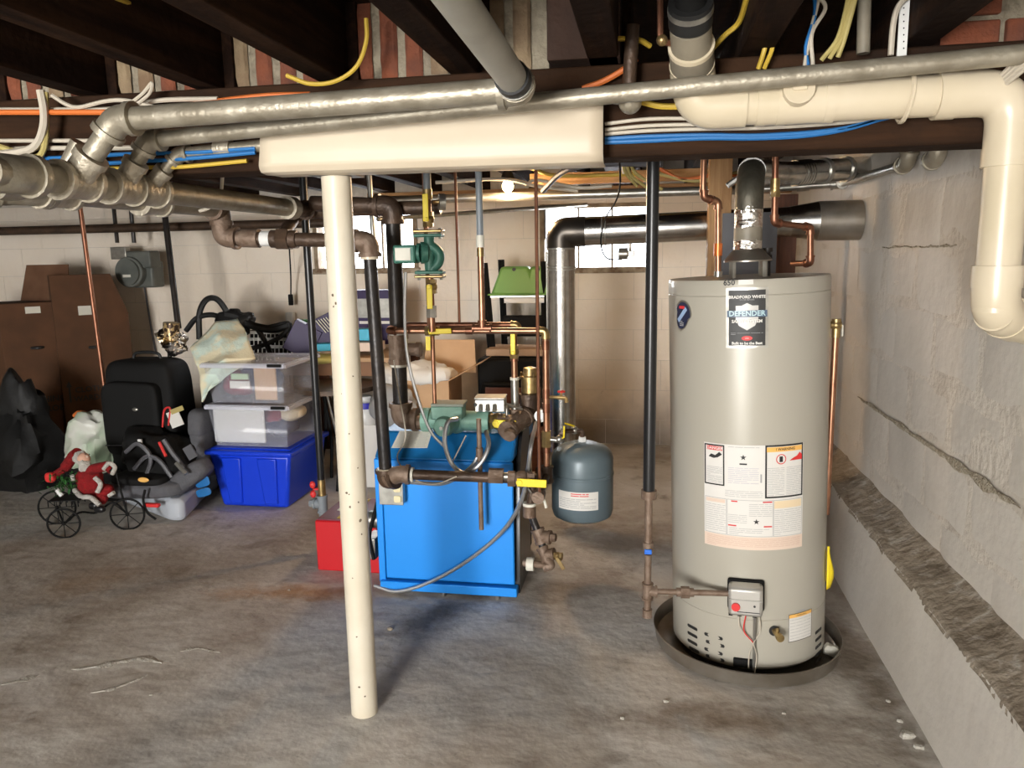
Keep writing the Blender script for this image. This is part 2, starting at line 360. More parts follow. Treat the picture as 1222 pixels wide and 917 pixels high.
def valve(t, p, axis, r, m, handle=m_yel, hdir=None, up=(0, -1, 0), hl=.085, L=.035):
    """ball valve: body, hex ends, lever handle lying in hdir"""
    p, a, up = V(p), V(axis).normalized(), V(up).normalized(); hdir = V(hdir or axis).normalized()
    mb = MB().sup(p, (r*1.6, r*1.6, r*1.6), 1, seg=14, rings=8)
    for s in (-1, 1): mb.cyl(p+a*s*L*.45, p+a*s*L, r*1.5, seg=6)
    mb.cyl(p, p+up*r*2.1, r*.7, seg=10); b = mb.build('valve_body', m, t)
    c = p+up*r*2.2; x = up.cross(hdir).normalized()
    R = Matrix((hdir, x, up)).transposed()
    h = MB().box(c+hdir*hl*.42, (hl, r*1.5, .004), rot=R); h.cyl(c-up*.004, c+up*.006, r*.62, seg=8)
    h.build('lever', handle, t, bevel=.002)
# ================================================================ STRUCTURE
XR, XL, YB, YF, ZJ, ZC = 1.03, -7.2, 6.08, -4.6, 2.02, 2.24
WIN = [at(650, 320, YB), at(772, 246, YB)], [at(381, 321, YB), at(492, 248, YB)]
wins = [(a.x, b.x, a.z, max(b.z, a.z+.44)) for a, b in WIN]
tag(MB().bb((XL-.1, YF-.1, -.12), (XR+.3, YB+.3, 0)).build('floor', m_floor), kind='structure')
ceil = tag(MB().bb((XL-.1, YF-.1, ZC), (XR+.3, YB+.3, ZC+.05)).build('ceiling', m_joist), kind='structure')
wb = MB()
def wall_rects(x0, x1, z0, z1, holes):
    rs = [(x0, x1, z0, z1)]
    for hx0, hx1, hz0, hz1 in holes:
        out = []
        for a, b, c, d in rs:
            if hx1 <= a or hx0 >= b or hz1 <= c or hz0 >= d: out.append((a, b, c, d)); continue
            if a < hx0: out.append((a, hx0, c, d))
            if b > hx1: out.append((hx1, b, c, d))
            p, q = max(a, hx0), min(b, hx1)
            if c < hz0: out.append((p, q, c, hz0))
            if d > hz1: out.append((p, q, hz1, d))
        rs = out
    return rs
holes = [(a-.035, b+.035, c-.035, d+.03) for a, b, c, d in wins]
for a, b, c, d in wall_rects(XL, XR+.2, 0, ZC, holes): wb.bb((a, YB+.0025, c), (b, YB+.2, d))
wall_b = tag(wb.build('wall_back', m_wallcore), kind='structure')
BW, BH = .43, .24
row = 0; z = -.04
while z < 1.99:
    z1 = min(z+BH, 2.0); x = XL-(BW/2 if row % 2 else 0)
    while x < XR:
        for a, b, c, d in wall_rects(max(x, XL)+.0012, min(x+BW, XR)-.0012, max(z, 0)+.0015, z1-.0015, holes):
            if b-a > .02 and d-c > .02 and a > -6.4:
                j = random.uniform(-.0008, .0008)
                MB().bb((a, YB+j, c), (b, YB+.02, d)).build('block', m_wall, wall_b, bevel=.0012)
        x += BW
    z += BH; row += 1
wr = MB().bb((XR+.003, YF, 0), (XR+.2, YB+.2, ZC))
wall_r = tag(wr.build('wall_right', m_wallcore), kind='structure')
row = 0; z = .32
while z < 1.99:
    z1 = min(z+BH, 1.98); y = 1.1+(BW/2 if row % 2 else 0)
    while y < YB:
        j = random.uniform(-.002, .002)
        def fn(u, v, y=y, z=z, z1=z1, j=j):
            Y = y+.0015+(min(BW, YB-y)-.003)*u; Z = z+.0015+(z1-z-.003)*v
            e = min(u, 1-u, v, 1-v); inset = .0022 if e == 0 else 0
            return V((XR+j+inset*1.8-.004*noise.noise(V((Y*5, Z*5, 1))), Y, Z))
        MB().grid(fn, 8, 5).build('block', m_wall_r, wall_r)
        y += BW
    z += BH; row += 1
# footing curb with a broken sloping top along the right wall
XF = .89
def curb(u, v):
    Y = 1.2+(YB-1.2)*u; n = noise.noise(V((Y*6, v*3, 0)))*.012
    zt = .385+.012*noise.noise(V((Y*3, 2, 2)))
    prof = [(XF-.012, 0), (XF-.004, .1), (XF, .25), (XF+.004, zt-.03), (XF+.02, zt), (XF+.05, zt+.01), (XF+.09, zt+.03), (XF+.125, zt+.05), (XR+.01, zt+.075), (XR+.01, zt+.10)]
    k = v*(len(prof)-1); i = min(int(k), len(prof)-2); f = k-i
    return V((prof[i][0]*(1-f)+prof[i+1][0]*f+n*(.25 if v < .35 else .6), Y, prof[i][1]*(1-f)+prof[i+1][1]*f+(n*.8 if v > .35 else 0)))
cb = MB().grid(lambda u, v: curb(u, v*.40), 160, 6).build('trim_1', m_wall_r, origin=(XF, 3, 0)); tag(cb, kind='structure')
MB().grid(lambda u, v: curb(u, .355+v*.645), 260, 18).build('broken_ledge', m_ledge, cb)
tag(MB().bb((XL-.1, YF, 0), (XL, YB, ZC)).build('wall_left', m_wallcore), kind='structure')
wf = MB()
for a, b, c, d in wall_rects(XL, XR+.2, 0, ZC, [(-2.4, -.8, .2, 2.1)]): wf.bb((a, YF-.1, c), (b, YF, d))
tag(wf.build('wall_front', m_wallcore), kind='structure')
# windows
m_frame = mat('old_window_frame', (.34, .27, .18), .7, 0, (.18, .12, .07), 9, .4, 40)
m_dirt = mat('sill_dirt', (.16, .09, .05), .9, 0, (.45, .38, .28), 14, .6, 40)
for i, (a, b, c, d) in enumerate(wins):
    wn = tag(bpy.data.objects.new('window_%d' % (i+1), None), kind='structure'); COL.objects.link(wn); wn.location = ((a+b)/2, YB, c)
    fr = MB()
    for p, q in (((a-.035, YB-.012, c-.035), (a, YB+.12, d+.03)), ((b, YB-.012, c-.035), (b+.035, YB+.12, d+.03)), ((a, YB-.012, d), (b, YB+.12, d+.03))): fr.bb(p, q)
    fr.build('window_frame', m_frame, wn, bevel=.003)
    MB().bb((a-.05, YB-.03, c-.045), (b+.05, YB+.12, c)).build('window_sill', m_dirt, wn, bevel=.006)
    for k in (1, 2): MB().bb((a+(b-a)*k/3-.007, YB+.03, c), (a+(b-a)*k/3+.007, YB+.06, d)).build('mullion', m_frame, wn)
    for k in range(3):
        for q in range(2):
            MB().bb((a+(b-a)*k/3+.007, YB+.04, c+(d-c)*q/2), (a+(b-a)*(k+1)/3-.007, YB+.044, c+(d-c)*(q+1)/2)).build('pane', m_glass, wn)
# joists
JX = [-6.5+.39*k for k in range(30) if -6.5+.39*k < 1.0]
off = at(570, 98, 2.2).x-.04
JX = sorted([off+.39*k for k in range(-14, 5) if off+.39*k < .95])
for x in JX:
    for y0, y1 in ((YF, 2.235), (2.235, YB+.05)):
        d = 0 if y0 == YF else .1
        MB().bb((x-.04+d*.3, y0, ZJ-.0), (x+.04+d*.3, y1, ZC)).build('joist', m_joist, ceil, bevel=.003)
# brick nogging standing on the beam between the joists
zb0 = ZJ
bay = tag(MB().bb((-6.8, 2.262, ZJ-.005), (at(655, 60, 2.26).x, 2.31, ZC)).build('wall_infill', m_mortar), kind='structure')
for i in range(len(JX)-1):
    a, b = JX[i]+.045, JX[i+1]-.045
    if a < -5.2: continue
    n = 4; wv = (b-a)/n
    for k in range(n):
        if a+wv*(k+1) > at(657, 60, 2.24).x: break
        pale = (i*7+k*3) % 4 == 0 or a > -.6 or (a > -1.75 and a < -1.5 and k < 2)
        j = random.uniform(-.004, .006)
        def fb(u, v, a=a, k=k, wv=wv, j=j):
            e = min(u, 1-u, v, 1-v)
            X = a+wv*k+.012+(wv-.024)*u; Z = ZJ+.012+(ZC-ZJ-.014)*v
            q = noise.noise(V((X*30, Z*30, k)))*.003
            return V((X+q*.6, 2.246+j+q+(.008 if e == 0 else 0), Z+q*.5))
        MB().grid(fb, 6, 8).build('brick', m_brick2 if pale else m_brick, bay)
tj = at(657, 60, 2.2).x
MB().bb((tj, 2.12, ZJ), (tj+.19, YB-.05, ZC)).build('joist', mat('brown_joist', (.045, .020, .011), .8, 0, (.022, .010, .006), 7, .5, 30), ceil, bevel=.003)
# red brick course under the floor at the right wall
cr = tag(MB().bb((.70, 2.262, ZJ-.004), (XR+.1, 2.33, ZJ+.15)).build('wall_corner_infill', m_mortar), kind='structure')
for r_ in range(2):
    for k in range(2):
        xa = .715+.17*k+(.06*r_ if k else 0)
        MB().bb((xa, 2.245, ZJ+.008+.07*r_), (min(xa+.155, XR+.05), 2.29, ZJ+.064+.07*r_)).build('brick', m_brick, cr, bevel=.005)
# main beam and the timber behind it
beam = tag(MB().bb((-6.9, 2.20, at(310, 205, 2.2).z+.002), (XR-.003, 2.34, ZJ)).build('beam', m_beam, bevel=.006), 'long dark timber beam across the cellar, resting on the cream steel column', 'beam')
t = tag(MB().bb((-2.2, 5.98, 1.93), (XR-.01, 6.07, 2.015)).build('wall_plate', m_woodx), 'honey coloured timber plate along top of the back wall', 'timber')
# blocking boards between joists at far end, orange in the bulb light
# ================================================================ COLUMN + SLEEVE
cx, cy = fl(436, 848).x, 2.262
zb = at(403, 205, 2.2).z
col = thing('support_column', 'round cream painted steel column standing on floor in front of blue boiler', 'column', (cx, cy, 0))
MB().cyl((cx, cy, 0), (cx, cy, zb-.008), .0445, seg=40).build('shaft', m_col, col)
MB().box((cx, cy, zb-.003), (.13, .13, .008)).build('cap_plate', m_iron, col)
for px_, py_, s in ((397, 352, 5), (401, 362, 4), (398, 366, 3), (417, 518, 3), (425, 450, 3), (414, 588, 4), (417, 590, 3), (430, 601, 3), (433, 623, 6), (436, 640, 3), (418, 605, 4), (408, 470, 2), (431, 560, 3), (421, 690, 3), (426, 760, 3), (429, 820, 4), (436, 832, 3)):
    p = at(px_, py_, cy-.042); ang = math.atan2(p.x-cx, .044)
    c0 = []
    for k in range(6):
        q = 2*PI*k/6; rr = s*.0011*random.uniform(.6, 1.2); A = ang+math.cos(q)*rr/.0447
        c0.append(V((cx+.0449*math.sin(A), cy-.0449*math.cos(A), p.z+math.sin(q)*rr)))
    MB().add(c0, [tuple(range(6))]).build('paint_chip', m_chip, col, smooth=False)
a, b = at(312, 190, 2.13), at(720, 160, 2.13)
zt0, zt1 = 1.925, 1.925
zl, zr = at(310, 207, 2.14).z, at(720, 194, 2.14).z
def slv(u, v):
    X = a.x+(b.x-a.x)*u; zlow = zl+(zr-zl)*u; w = noise.noise(V((X*3, v*2, 0)))*.003
    pr = [(2.150, 1.93), (2.125, 1.90), (2.118, zlow+.055), (2.122, zlow+.02), (2.135, zlow+.004), (2.155, zlow-.001), (2.19, zlow), (2.25, zlow+.001)]
    if 1: 
        k = v*(len(pr)-1); i = min(int(k), len(pr)-2); f = k-i
        return V((X+(.006*math.sin(v*9) if u == 0 else 0), pr[i][0]*(1-f)+pr[i+1][0]*f+w, pr[i][1]*(1-f)+pr[i+1][1]*f+w*.5))
o = MB().grid(slv, 24, 28).build('pipe_sleeve', m_sleeve, solid=.003)
tag(o, 'long curved cream sheet cover wrapped under the dark beam on top of the column', 'cover')
# ================================================================ SILVER PIPES
X1, Z1 = -1.50, 1.715
def on1(px_, py_): return on(0, X1, px_, py_)
A0, A1 = on1(8, 211), on1(345, 246)
Z1 = (A0.z+A1.z)/2
main = thing('heating_main', 'thick silver painted main pipe with three branch tees, left under the beam', 'pipe', (X1, 2.2, Z1))
MB().cyl((X1, A0.y-.05, Z1), (X1, A1.y, Z1), .036, seg=24).build('pipe', m_silver, main)
elbow(main, (X1, A0.y, Z1), (X1, A0.y+1, Z1), (X1-.7, A0.y-1, Z1), .036, m_silver, 1.3, .085)
yt = [1.87, 2.06, 2.19]
prs = [(.029, 145, 140), (.023, 180, 165), (.018, 218, 182)]
E1 = [at(140, 143, yt[0]), at(178, 167, yt[1]), at(214, 184, yt[2]-.02)]
for i, Y in enumerate(yt):
    p = V((X1, Y if i < 2 else Y-.02, Z1)); r = prs[i][0]; d = (E1[i]-p).normalized()
    mb = MB().cyl(p-V((0, .055, 0)), p+V((0, .055, 0)), .046, seg=24)
    for s in (-1, 1): mb.cyl(p+V((0, s*.055-.008, 0)), p+V((0, s*.055+.008, 0)), .052, seg=24)
    mb.cyl(p, p+d*.085, r*1.35, seg=18); mb.cyl(p+d*.07, p+d*.09, r*1.55, seg=18)
    mb.build('tee', m_silver_l, main)
coupling(main, (X1, A1.y, Z1), (0, 1, 0), .036, m_silver_l, .06, 1.35)
bk = V((X1, A1.y+.03, Z1)); run(main, [bk, bk+V((0, .2, 0)), bk+V((.6, .2, .0))], .030, m_rustd, m_rustd)
def branch(i, end, label, extra=None):
    r = prs[i][0]; p = V((X1, yt[i] if i < 2 else yt[i]-.02, Z1)); d = (E1[i]-p).normalized()
    t = thing('heating_pipe', label, 'pipe', E1[i])
    MB().cyl(p+d*.092, E1[i], r, seg=16).build('nipple', m_silver, t)
    elbow(t, E1[i], p, end, r, m_silver, 1.3, r*1.7)
    MB().cyl(E1[i], end, r, seg=20).build('pipe', m_silver, t)
    return t
e1 = at(606, 108, yt[0]); t1 = branch(0, e1, 'upper fat silver heating pipe rising from main to the grey overhead riser')
e2 = at(1240, 63, yt[1]-.03); e2.x = min(e2.x, XR-.02); t2 = branch(1, e2, 'long silver heating pipe crossing whole ceiling in front of the cream drain')
e3 = at(330, 172, yt[2]-.02); t3 = branch(2, e3, 'short thin silver pipe running into left end of the cream sheet cover')
coupling(t3, at(267, 177, yt[2]-.02), (1, 0, 0), .018, m_silver_l, .05, 1.3)
# elbow at the end of the upper pipe turning towards viewer overhead
q0 = e1+V((.03, 0, 0)); q1 = at(545, 0, 1.35); q1 = q0+(q1-q0)*1.25; q1.z = max(q1.z, q0.z)
elbow(t1, q0, q0-V((1, 0, 0)), q1, .029, m_silver, 1.3, .05)
dq = (q1-q0).normalized()
ris = thing('overhead_pipe', 'grey plastic pipe slanting towards viewer from the upper silver pipe, black rubber end', 'pipe', q0)
MB().cyl(q0+dq*.06, q1, .034, seg=24).build('pipe', mat('grey_pvc', (.34, .33, .29), .45, 0, (.28, .27, .23), 8), ris)
MB().cyl(q0+dq*.045, q0+dq*.10, .040, seg=24).build('rubber_collar', m_rubber, ris)
MB().cyl(q0+dq*.055, q0+dq*.066, .0415, seg=24).build('hose_clamp', m_galv, ris)
# second main behind
X2 = -1.72; B0, B1 = on(0, X2, 30, 226), on(0, X2, 258, 247); Z2 = (B0.z+B1.z)/2-.005
main2 = thing('return_main', 'second silver painted main pipe running behind and below the first one', 'pipe', (X2, 2.4, Z2))
MB().cyl((X2, B0.y-.1, Z2), (X2, B1.y+.02, Z2), .033, seg=24).build('pipe', m_silver, main2)
elbow(main2, (X2, B0.y, Z2), (X2, 9, Z2), (X2-.7, B0.y-1, Z2), .033, m_silver, 1.3, .08)
for y in (on(0, X2, 66, 232).y, on(0, X2, 180, 242).y):
    p = V((X2, y, Z2)); mb = MB().cyl(p-V((0, .06, 0)), p+V((0, .06, 0)), .043, seg=24)
    for s in (-1, 1): mb.cyl(p+V((0, s*.06-.008, 0)), p+V((0, s*.06+.008, 0)), .049, seg=24)
    d = V((.7, 0, 1)).normalized(); mb.cyl(p, p+d*.09, .032, seg=16); mb.build('tee', m_silver_l, main2)
    if y < 2.4: MB().cyl(p+d*.08, p+d*.17, .024).build('nipple', m_silver, main2)
# brown pipe run: from return main along to boiler
Yr = B1.y
c0 = V((X2, Yr+.03, Z2)); c1 = at(256, 284, Yr+.03); c1 = V((c0.x+.0, Yr+.03, c1.z)); c2 = at(440, 288, 2.98); c3 = at(461, 574, 2.98)
ret = thing('boiler_return_pipe', 'brown and black iron pipe going along under main then down beside the cream column', 'pipe', c2)
elbow(ret, c0, c0-V((0, 1, 0)), c1, .030, m_rust, 1.3, .06)
c1b = V((c1.x, c2.y, c1.z)) if abs(c1.y-c2.y) < .3 else c1
elbow(ret, c1, c0, c2, .030, m_rust, 1.35, .065)
MB().cyl(c1, c1+(c2-c1)*.16, .029).build('nipple', m_rust, ret)
coupling(ret, c1+(c2-c1)*.20, c2-c1, .029, m_rust, .07, 1.3)
coupling(ret, c1+(c2-c1)*.33, c2-c1, .029, m_white, .07, 1.05, 'tape_wrap')
u_ = c1+(c2-c1)*.43; coupling(ret, u_, c2-c1, .029, m_rustd, .05, 1.6, 'union', True); coupling(ret, u_, c2-c1, .029, m_rustd, .11, 1.25)
MB().cyl(c1+(c2-c1)*.1, c2, .028).build('pipe', m_rustd, ret)
elbow(ret, c2, c1, c3, .029, m_rust, 1.4, .06)
coupling(ret, c2+V((0, 0, -.065)), (0, 0, 1), .029, m_cream, .014, 1.25, 'thread_tape')
MB().cyl(c2, c3, .0265, seg=20).build('pipe', m_iron, ret)
elbow(ret, c3, c2, c3+V((.3, -.1, .1)), .028, m_rustd, 1.35, .05)
coupling(ret, c3+V((0, 0, .05)), (0, 0, 1), .028, m_cream, .01, 1.3, 'thread_tape')
c4 = at(474, 566, 2.96); c5 = at(640, 572, 3.02)
elbow(ret, c4, c3, c5, .027, m_rust, 1.35, .05)
MB().cyl(c4, c5, .022, seg=18).build('pipe', m_rustd, ret)
coupling(ret, c4+(c5-c4)*.11, c5-c4, .026, m_label, .01, 1.2, 'thread_tape')
coupling(ret, at(592, 568, 2.99), c5-c4, .023, m_rust, .06, 1.4, 'union', True)
coupling(ret, at(607, 569, 3.0), c5-c4, .015, m_galv, .05, 1.2, 'nipple')
valve(ret, at(622, 572, 3.0), c5-c4, .022, m_rust, hdir=(1, 0, -.02), hl=.12, L=.055)
# ---- drain leg at boiler's right side
t = ret
d0 = at(636, 578, 3.05); d1 = at(632, 610, 3.05); d2 = at(644, 640, 3.05); d3 = at(650, 662, 3.02); d4 = at(658, 676, 3.0)
dr = thing('boiler_drain_pipework', 'stack of grey iron nipples and tees hanging at right side of boiler', 'pipe', d4)
MB().tube([d0, d1], .017).build('nipple', m_rustd, dr)
coupling(dr, d1, (0, 0, 1), .020, m_rust, .05, 1.35); coupling(dr, d1+V((0, 0, .03)), (0, 0, 1), .022, m_label, .012, 1.3, 'thread_tape')
MB().tube([d1, d2, d3], .016).build('nipple', m_iron, dr)
tee(dr, d2, d3-d1, (1, -.2, 0), .019, m_rust, 1.35, .03); coupling(dr, d2+V((.055, -.01, 0)), (1, -.2, 0), .014, m_rust, .03, 1.3, 'plug', True)
tee(dr, d3, d4-d2, (1, -.2, .2), .017, m_rust, 1.3, .03); 
MB().tube([d3, d4], .016).build('nipple', m_iron, dr)
elbow(dr, d4, d3, d4+V((-1, 0, -.1)), .016, m_rust, 1.3, .03)
MB().cyl(d4, d4+V((-.12, .02, 0)), .015).build('nipple', m_rust, dr); coupling(dr, d4+V((-.09, .01, 0)), (1, 0, 0), .02, m_label, .03, 1.4, 'locknut')
valve(dr, d3+V((.055, -.01, 0)), (1, -.2, 0), .011, m_brass, handle=m_brass, hdir=(.6, 0, -1), hl=.06, L=.02)
# ================================================================ CREAM DRAIN (PVC)
YP = 2.125; RP = .050
pv = thing('drain_pipe', 'thick cream plastic drain pipe below the beam, bending down beside right wall', 'pipe', at(1000, 120, YP))
v0 = at(832, 128, YP); v1 = at(1166, 112, YP); v1.x = .862; v2 = V((.862, YP, at(1190, 372, YP).z)); v0.z = (v0.z+v1.z)/2; v1.z = v0.z
v2b = V((XR+.02, 2.30, v2.z-.065))
MB().cyl(v0+V((.06, 0, 0)), v1-V((.14, 0, 0)), RP, seg=32).build('pipe', m_cream, pv); MB().cyl(v1-V((0, 0, .14)), v2, RP, seg=32).build('pipe', m_cream, pv)
mb = MB().tube(fillet([v1-V((.16, 0, 0)), v1, v1-V((0, 0, .16))], .155, 14), RP*1.1, 32); mb.cyl(v1-V((.175, 0, 0)), v1-V((.13, 0, 0)), RP*1.15, seg=32); mb.cyl(v1-V((0, 0, .175)), v1-V((0, 0, .13)), RP*1.15, seg=32); mb.build('elbow', m_cream, pv)
dd = (v2b-v2).normalized()
mb = MB().tube(fillet([v2+V((0, 0, .10)), v2, v2+dd*.14], .09, 12), RP*1.1, 32); mb.cyl(v2+V((0, 0, .115)), v2+V((0, 0, .06)), RP*1.16, seg=32); mb.cyl(v2+dd*.06, v2+dd*.115, RP*1.16, seg=32); mb.build('elbow', m_cream, pv)
MB().cyl(v2, v2b, RP, seg=32).build('pipe', m_cream, pv)
cl = at(948, 113, YP)
mb = MB()
for px_ in (908, 932, 988): 
    c = V((at(px_, 118, YP).x, YP, v0.z)); mb.cyl(c-V((.012, 0, 0)), c+V((.012, 0, 0)), RP*1.09, seg=32)
c = V((at(948, 113, YP).x, YP, v0.z)); mb.cyl(c-V((.07, 0, 0)), c+V((.07, 0, 0)), RP*1.06, seg=32); mb.build('cleanout_tee', m_cream, pv)
mb = MB().cyl(c+V((0, -.03, .015)), c+V((0, -.068, .022)), .038, seg=28); mb.box(c+V((0, -.071, .024)), (.034, .012, .016)); mb.build('cleanout_plug', m_cream, pv, bevel=.002)
c = V((at(1078, 122, YP).x, YP, v0.z))
MB().tube([c+V((.004+.006*math.sin(a_), -math.cos(a_)*.058, math.sin(a_)*.058)) for a_ in [x*PI/10 for x in range(-9, 10)]], .006, 6).build('pipe_strap', m_cream, pv)
# vertical inlet from the joist bay
w0 = V((v0.x-.0, YP, v0.z)); w1 = at(826, 85, YP-.02); w2 = at(824, 28, YP-.16); w3 = at(824, -25, YP-.25)
mb = MB().tube(fillet([w0+V((.12, 0, 0)), w0, w1+(w1-w0)*.05], .09, 12), RP*1.12, 32)
mb.build('elbow', m_cream, pv)
MB().cyl(w1-(w2-w1)*.15, w2, RP*.98, seg=28).build('pipe', m_creamd, pv)
for f in (.1, .5): q = w1+(w2-w1)*f; dv = (w2-w1).normalized(); MB().cyl(q, q+dv*.012, RP*1.12, seg=28).build('hub_rim', m_cream, pv)
MB().cyl(w1-(w2-w1)*.2, w1+(w2-w1)*.5, RP*1.08, seg=28).build('hub', m_creamd, pv)
MB().cyl(w2-(w3-w2)*.0, w2+(w3-w2)*.5, RP*1.02, seg=28).build('rubber_coupling', m_rubber, pv)
MB().cyl(w2+(w3-w2)*.4, w2+(w3-w2)*1.4, RP*.72, seg=28).build('pipe', m_black, pv)
MB().cyl(w2+(w3-w2)*.28, w2+(w3-w2)*.4, RP*1.05, seg=28).build('hose_clamp', m_galv, pv)
# rolled water supply pipes in the bay
t = thing('bay_pipe', 'dark vertical iron pipe with round knob end behind the long silver pipe', 'pipe', at(750, 100, 2.17))
MB().cyl(at(750, 115, 2.13), at(755, 30, 2.13), .018).build('pipe', m_rustd, t); 
p = at(752, 122, 2.10); MB().sup(p, (.03, .03, .03), 1).build('cap', m_silver, t); MB().cyl(p, p-V((.06, 0, -.01)), .01).build('plug', m_galv, t)
t = thing('bay_tubing', 'thin copper tube with brass elbow hanging in the dark joist bay', 'pipe', at(788, 50, 2.0))
bent(t, [at(788, -5, 2.0), at(788, 50, 2.0), at(806, 52, 2.02)], .008, m_copperd, .02, 8); MB().sup(at(790, 48, 2.0), (.014, .014, .014), 1, seg=10, rings=6).build('elbow', m_brass, t)
# ================================================================ WATER HEATER
HX, HY, HR, HZ0, HZ1 = .402, 2.945, .284, .03, 1.425
LEAN = -.030   # the heater stands slightly out of plumb
RL = Matrix.Rotation(LEAN, 3, 'Y'); PV = V((HX, HY, HZ0))
def leaned(p): return PV+RL@(V(p)-PV)
wh = thing('water_heater', 'tall grey cylindrical water heater with warning labels, standing in a round metal pan', 'water heater', (HX, HY, HZ0))
MB().lathe([(HR-.01, 0), (HR, .012), (HR, .19), (HR-.002, .192), (HR, .194), (HR, HZ1-HZ0-.055), (HR-.0025, HZ1-HZ0-.053), (HR, HZ1-HZ0-.051), (HR, HZ1-HZ0-.012), (HR-.004, HZ1-HZ0), (HR-.03, HZ1-HZ0-.004), (.03, HZ1-HZ0-.006)], (HX, HY, HZ0), seg=96).build('tank', m_heater, wh)
hd = thing('drain_pan', 'shallow round metal drain pan under the grey water heater', 'pan', (HX-.01, HY-.02, 0))
MB().lathe([(.02, .004), (.330, .004), (.343, .012), (.350, .062), (.354, .066), (.351, .068), (.346, .062), (.338, .016), (.325, .009), (.02, .009)], (HX-.01, HY-.02, 0), seg=72, cap=False).build('pan_body', m_pan, hd)
def hmap(px_, py_, k=.0012):
    """point on heater shell facing pixel; returns local frame mapper (u right, v up in metres)"""
    d = RL.inverted()@ray(px_, py_); cm = PV+RL.inverted()@(CAM-PV); a = d.x**2+d.y**2; ox, oy = cm.x-HX, cm.y-HY; R = HR+k
    b = 2*(d.x*ox+d.y*oy); c = ox*ox+oy*oy-R*R; tt = (-b-math.sqrt(max(b*b-4*a*c, 0)))/(2*a)
    p = cm+d*tt; th = math.atan2(p.x-HX, -(p.y-HY)); return th, p.z
def wrap(th0, z0, k=.0012):
    def f(u, v):
        th = th0+u/(HR+k); return V((HX+(HR+k)*math.sin(th), HY-(HR+k)*math.cos(th), z0+v))
    return f
def patch(f, u0, u1, v0, v1, name, m, parent, n=10):
    return MB().grid(lambda a, b: f(u0+(u1-u0)*a, v0+(v1-v0)*b), n, 1).build(name, m, parent)
def frame(f, u0, u1, v0, v1, w, name, m, parent):
    mb = MB()
    for a0, a1, b0, b1 in ((u0, u1, v0, v0+w), (u0, u1, v1-w, v1), (u0, u0+w, v0, v1), (u1-w, u1, v0, v1)):
        mb.grid(lambda a, b: f(a0+(a1-a0)*a, b0+(b1-b0)*b), 10, 1)
    return mb.build(name, m, parent)
def lines(f, u0, u1, v0, v1, n, name, m, parent, h=.0018, seed=1):
    rnd = random.Random(seed); mb = MB()
    for i in range(n):
        v = v1-(v1-v0)*(i+.5)/n; u = u0
        while u < u1-.004:
            L = min(rnd.uniform(.012, .05), u1-u); mb.grid(lambda a, b: f(u+L*a, v+h*b), 2, 1); u += L+.003
            if rnd.random() < .06: break
    return mb.build(name, m, parent)
# brand plate
th, zt = hmap(866, 344); th2, zb_ = hmap(917, 415)
W = (th2-th)*HR; Hh = zt-zb_; f1, f2, f3 = [wrap((th+th2)/2, (zt+zb_)/2, k) for k in (.0012, .0018, .0024)]; f4 = wrap((th+th2)/2, (zt+zb_)/2, .003); f5 = wrap((th+th2)/2, (zt+zb_)/2, .0036)
pl = patch(f1, -W/2, W/2, -Hh/2, Hh/2, 'name_plate', m_galv, wh)
patch(f2, -W*.43, W*.43, -Hh*.46, Hh*.46, 'name_panel', m_ink, pl)
sh = MB()
pts = [(-.31, .24), (-.15, .24), (0, .29), (.15, .24), (.31, .24), (.31, -.02), (.22, -.15), (0, -.24), (-.22, -.15), (-.31, -.02)]
sh.add([f3(x*W*.85, y*Hh*.85) for x, y in pts], [(0, 1, 8, 9), (1, 2, 7, 8), (2, 3, 6, 7), (3, 4, 5, 6)]); sh.build('shield', mat('shield_grey', (.36, .35, .33), .45, .3), pl)
patch(f4, -W*.47, W*.47, Hh*.015, Hh*.125, 'word_band', mat('slate_band', (.06, .10, .16), .4), pl)
text('DEFENDER', Hh*.12, lambda u, v: f5(u, v+Hh*.072), 'lettering', mat('pale_blue_ink', (.42, .58, .62), .4), pl, bold=.0006)
text('BRADFORD WHITE', Hh*.068, lambda u, v: f4(u, v+Hh*.345), 'lettering', m_paper, pl, bold=.0005)
text('WATER HEATERS', Hh*.03, lambda u, v: f4(u, v+Hh*.30), 'lettering', m_inkg, pl)
text('SAFETY SYSTEM', Hh*.07, lambda u, v: f5(u, v-Hh*.055), 'lettering', m_paper, pl, bold=.0005)
lines(f4, -W*.38, W*.38, -Hh*.285, -Hh*.24, 2, 'fine_print', m_inkg, pl, .001)
MB().add([f4(math.cos(a)*W*.13, -Hh*.335+math.sin(a)*Hh*.04) for a in [k*PI/8 for k in range(16)]], [tuple(range(16))]).build('red_seal', m_redp, pl)
text('USA', Hh*.035, lambda u, v: f5(u, v-Hh*.335), 'lettering', m_paper, pl)
text('Built to be the Best', Hh*.062, lambda u, v: f4(u, v-Hh*.42), 'lettering', m_paper, pl, bold=.0005)
# marker handwriting on top band
th, z_ = hmap(862, 338); fm = wrap(th, z_, .001); text('650 KELLY', .022, fm, 'handwriting', m_ink, wh, 'LEFT', .0006) if 0 else text('650', .026, wrap(hmap(870, 338)[0], z_, .001), 'handwriting', m_ink, wh, bold=.0006)
patch(wrap(hmap(890, 339)[0], z_, .0012), -.024, .024, -.007, .009, 'white_tape', m_paper, wh)
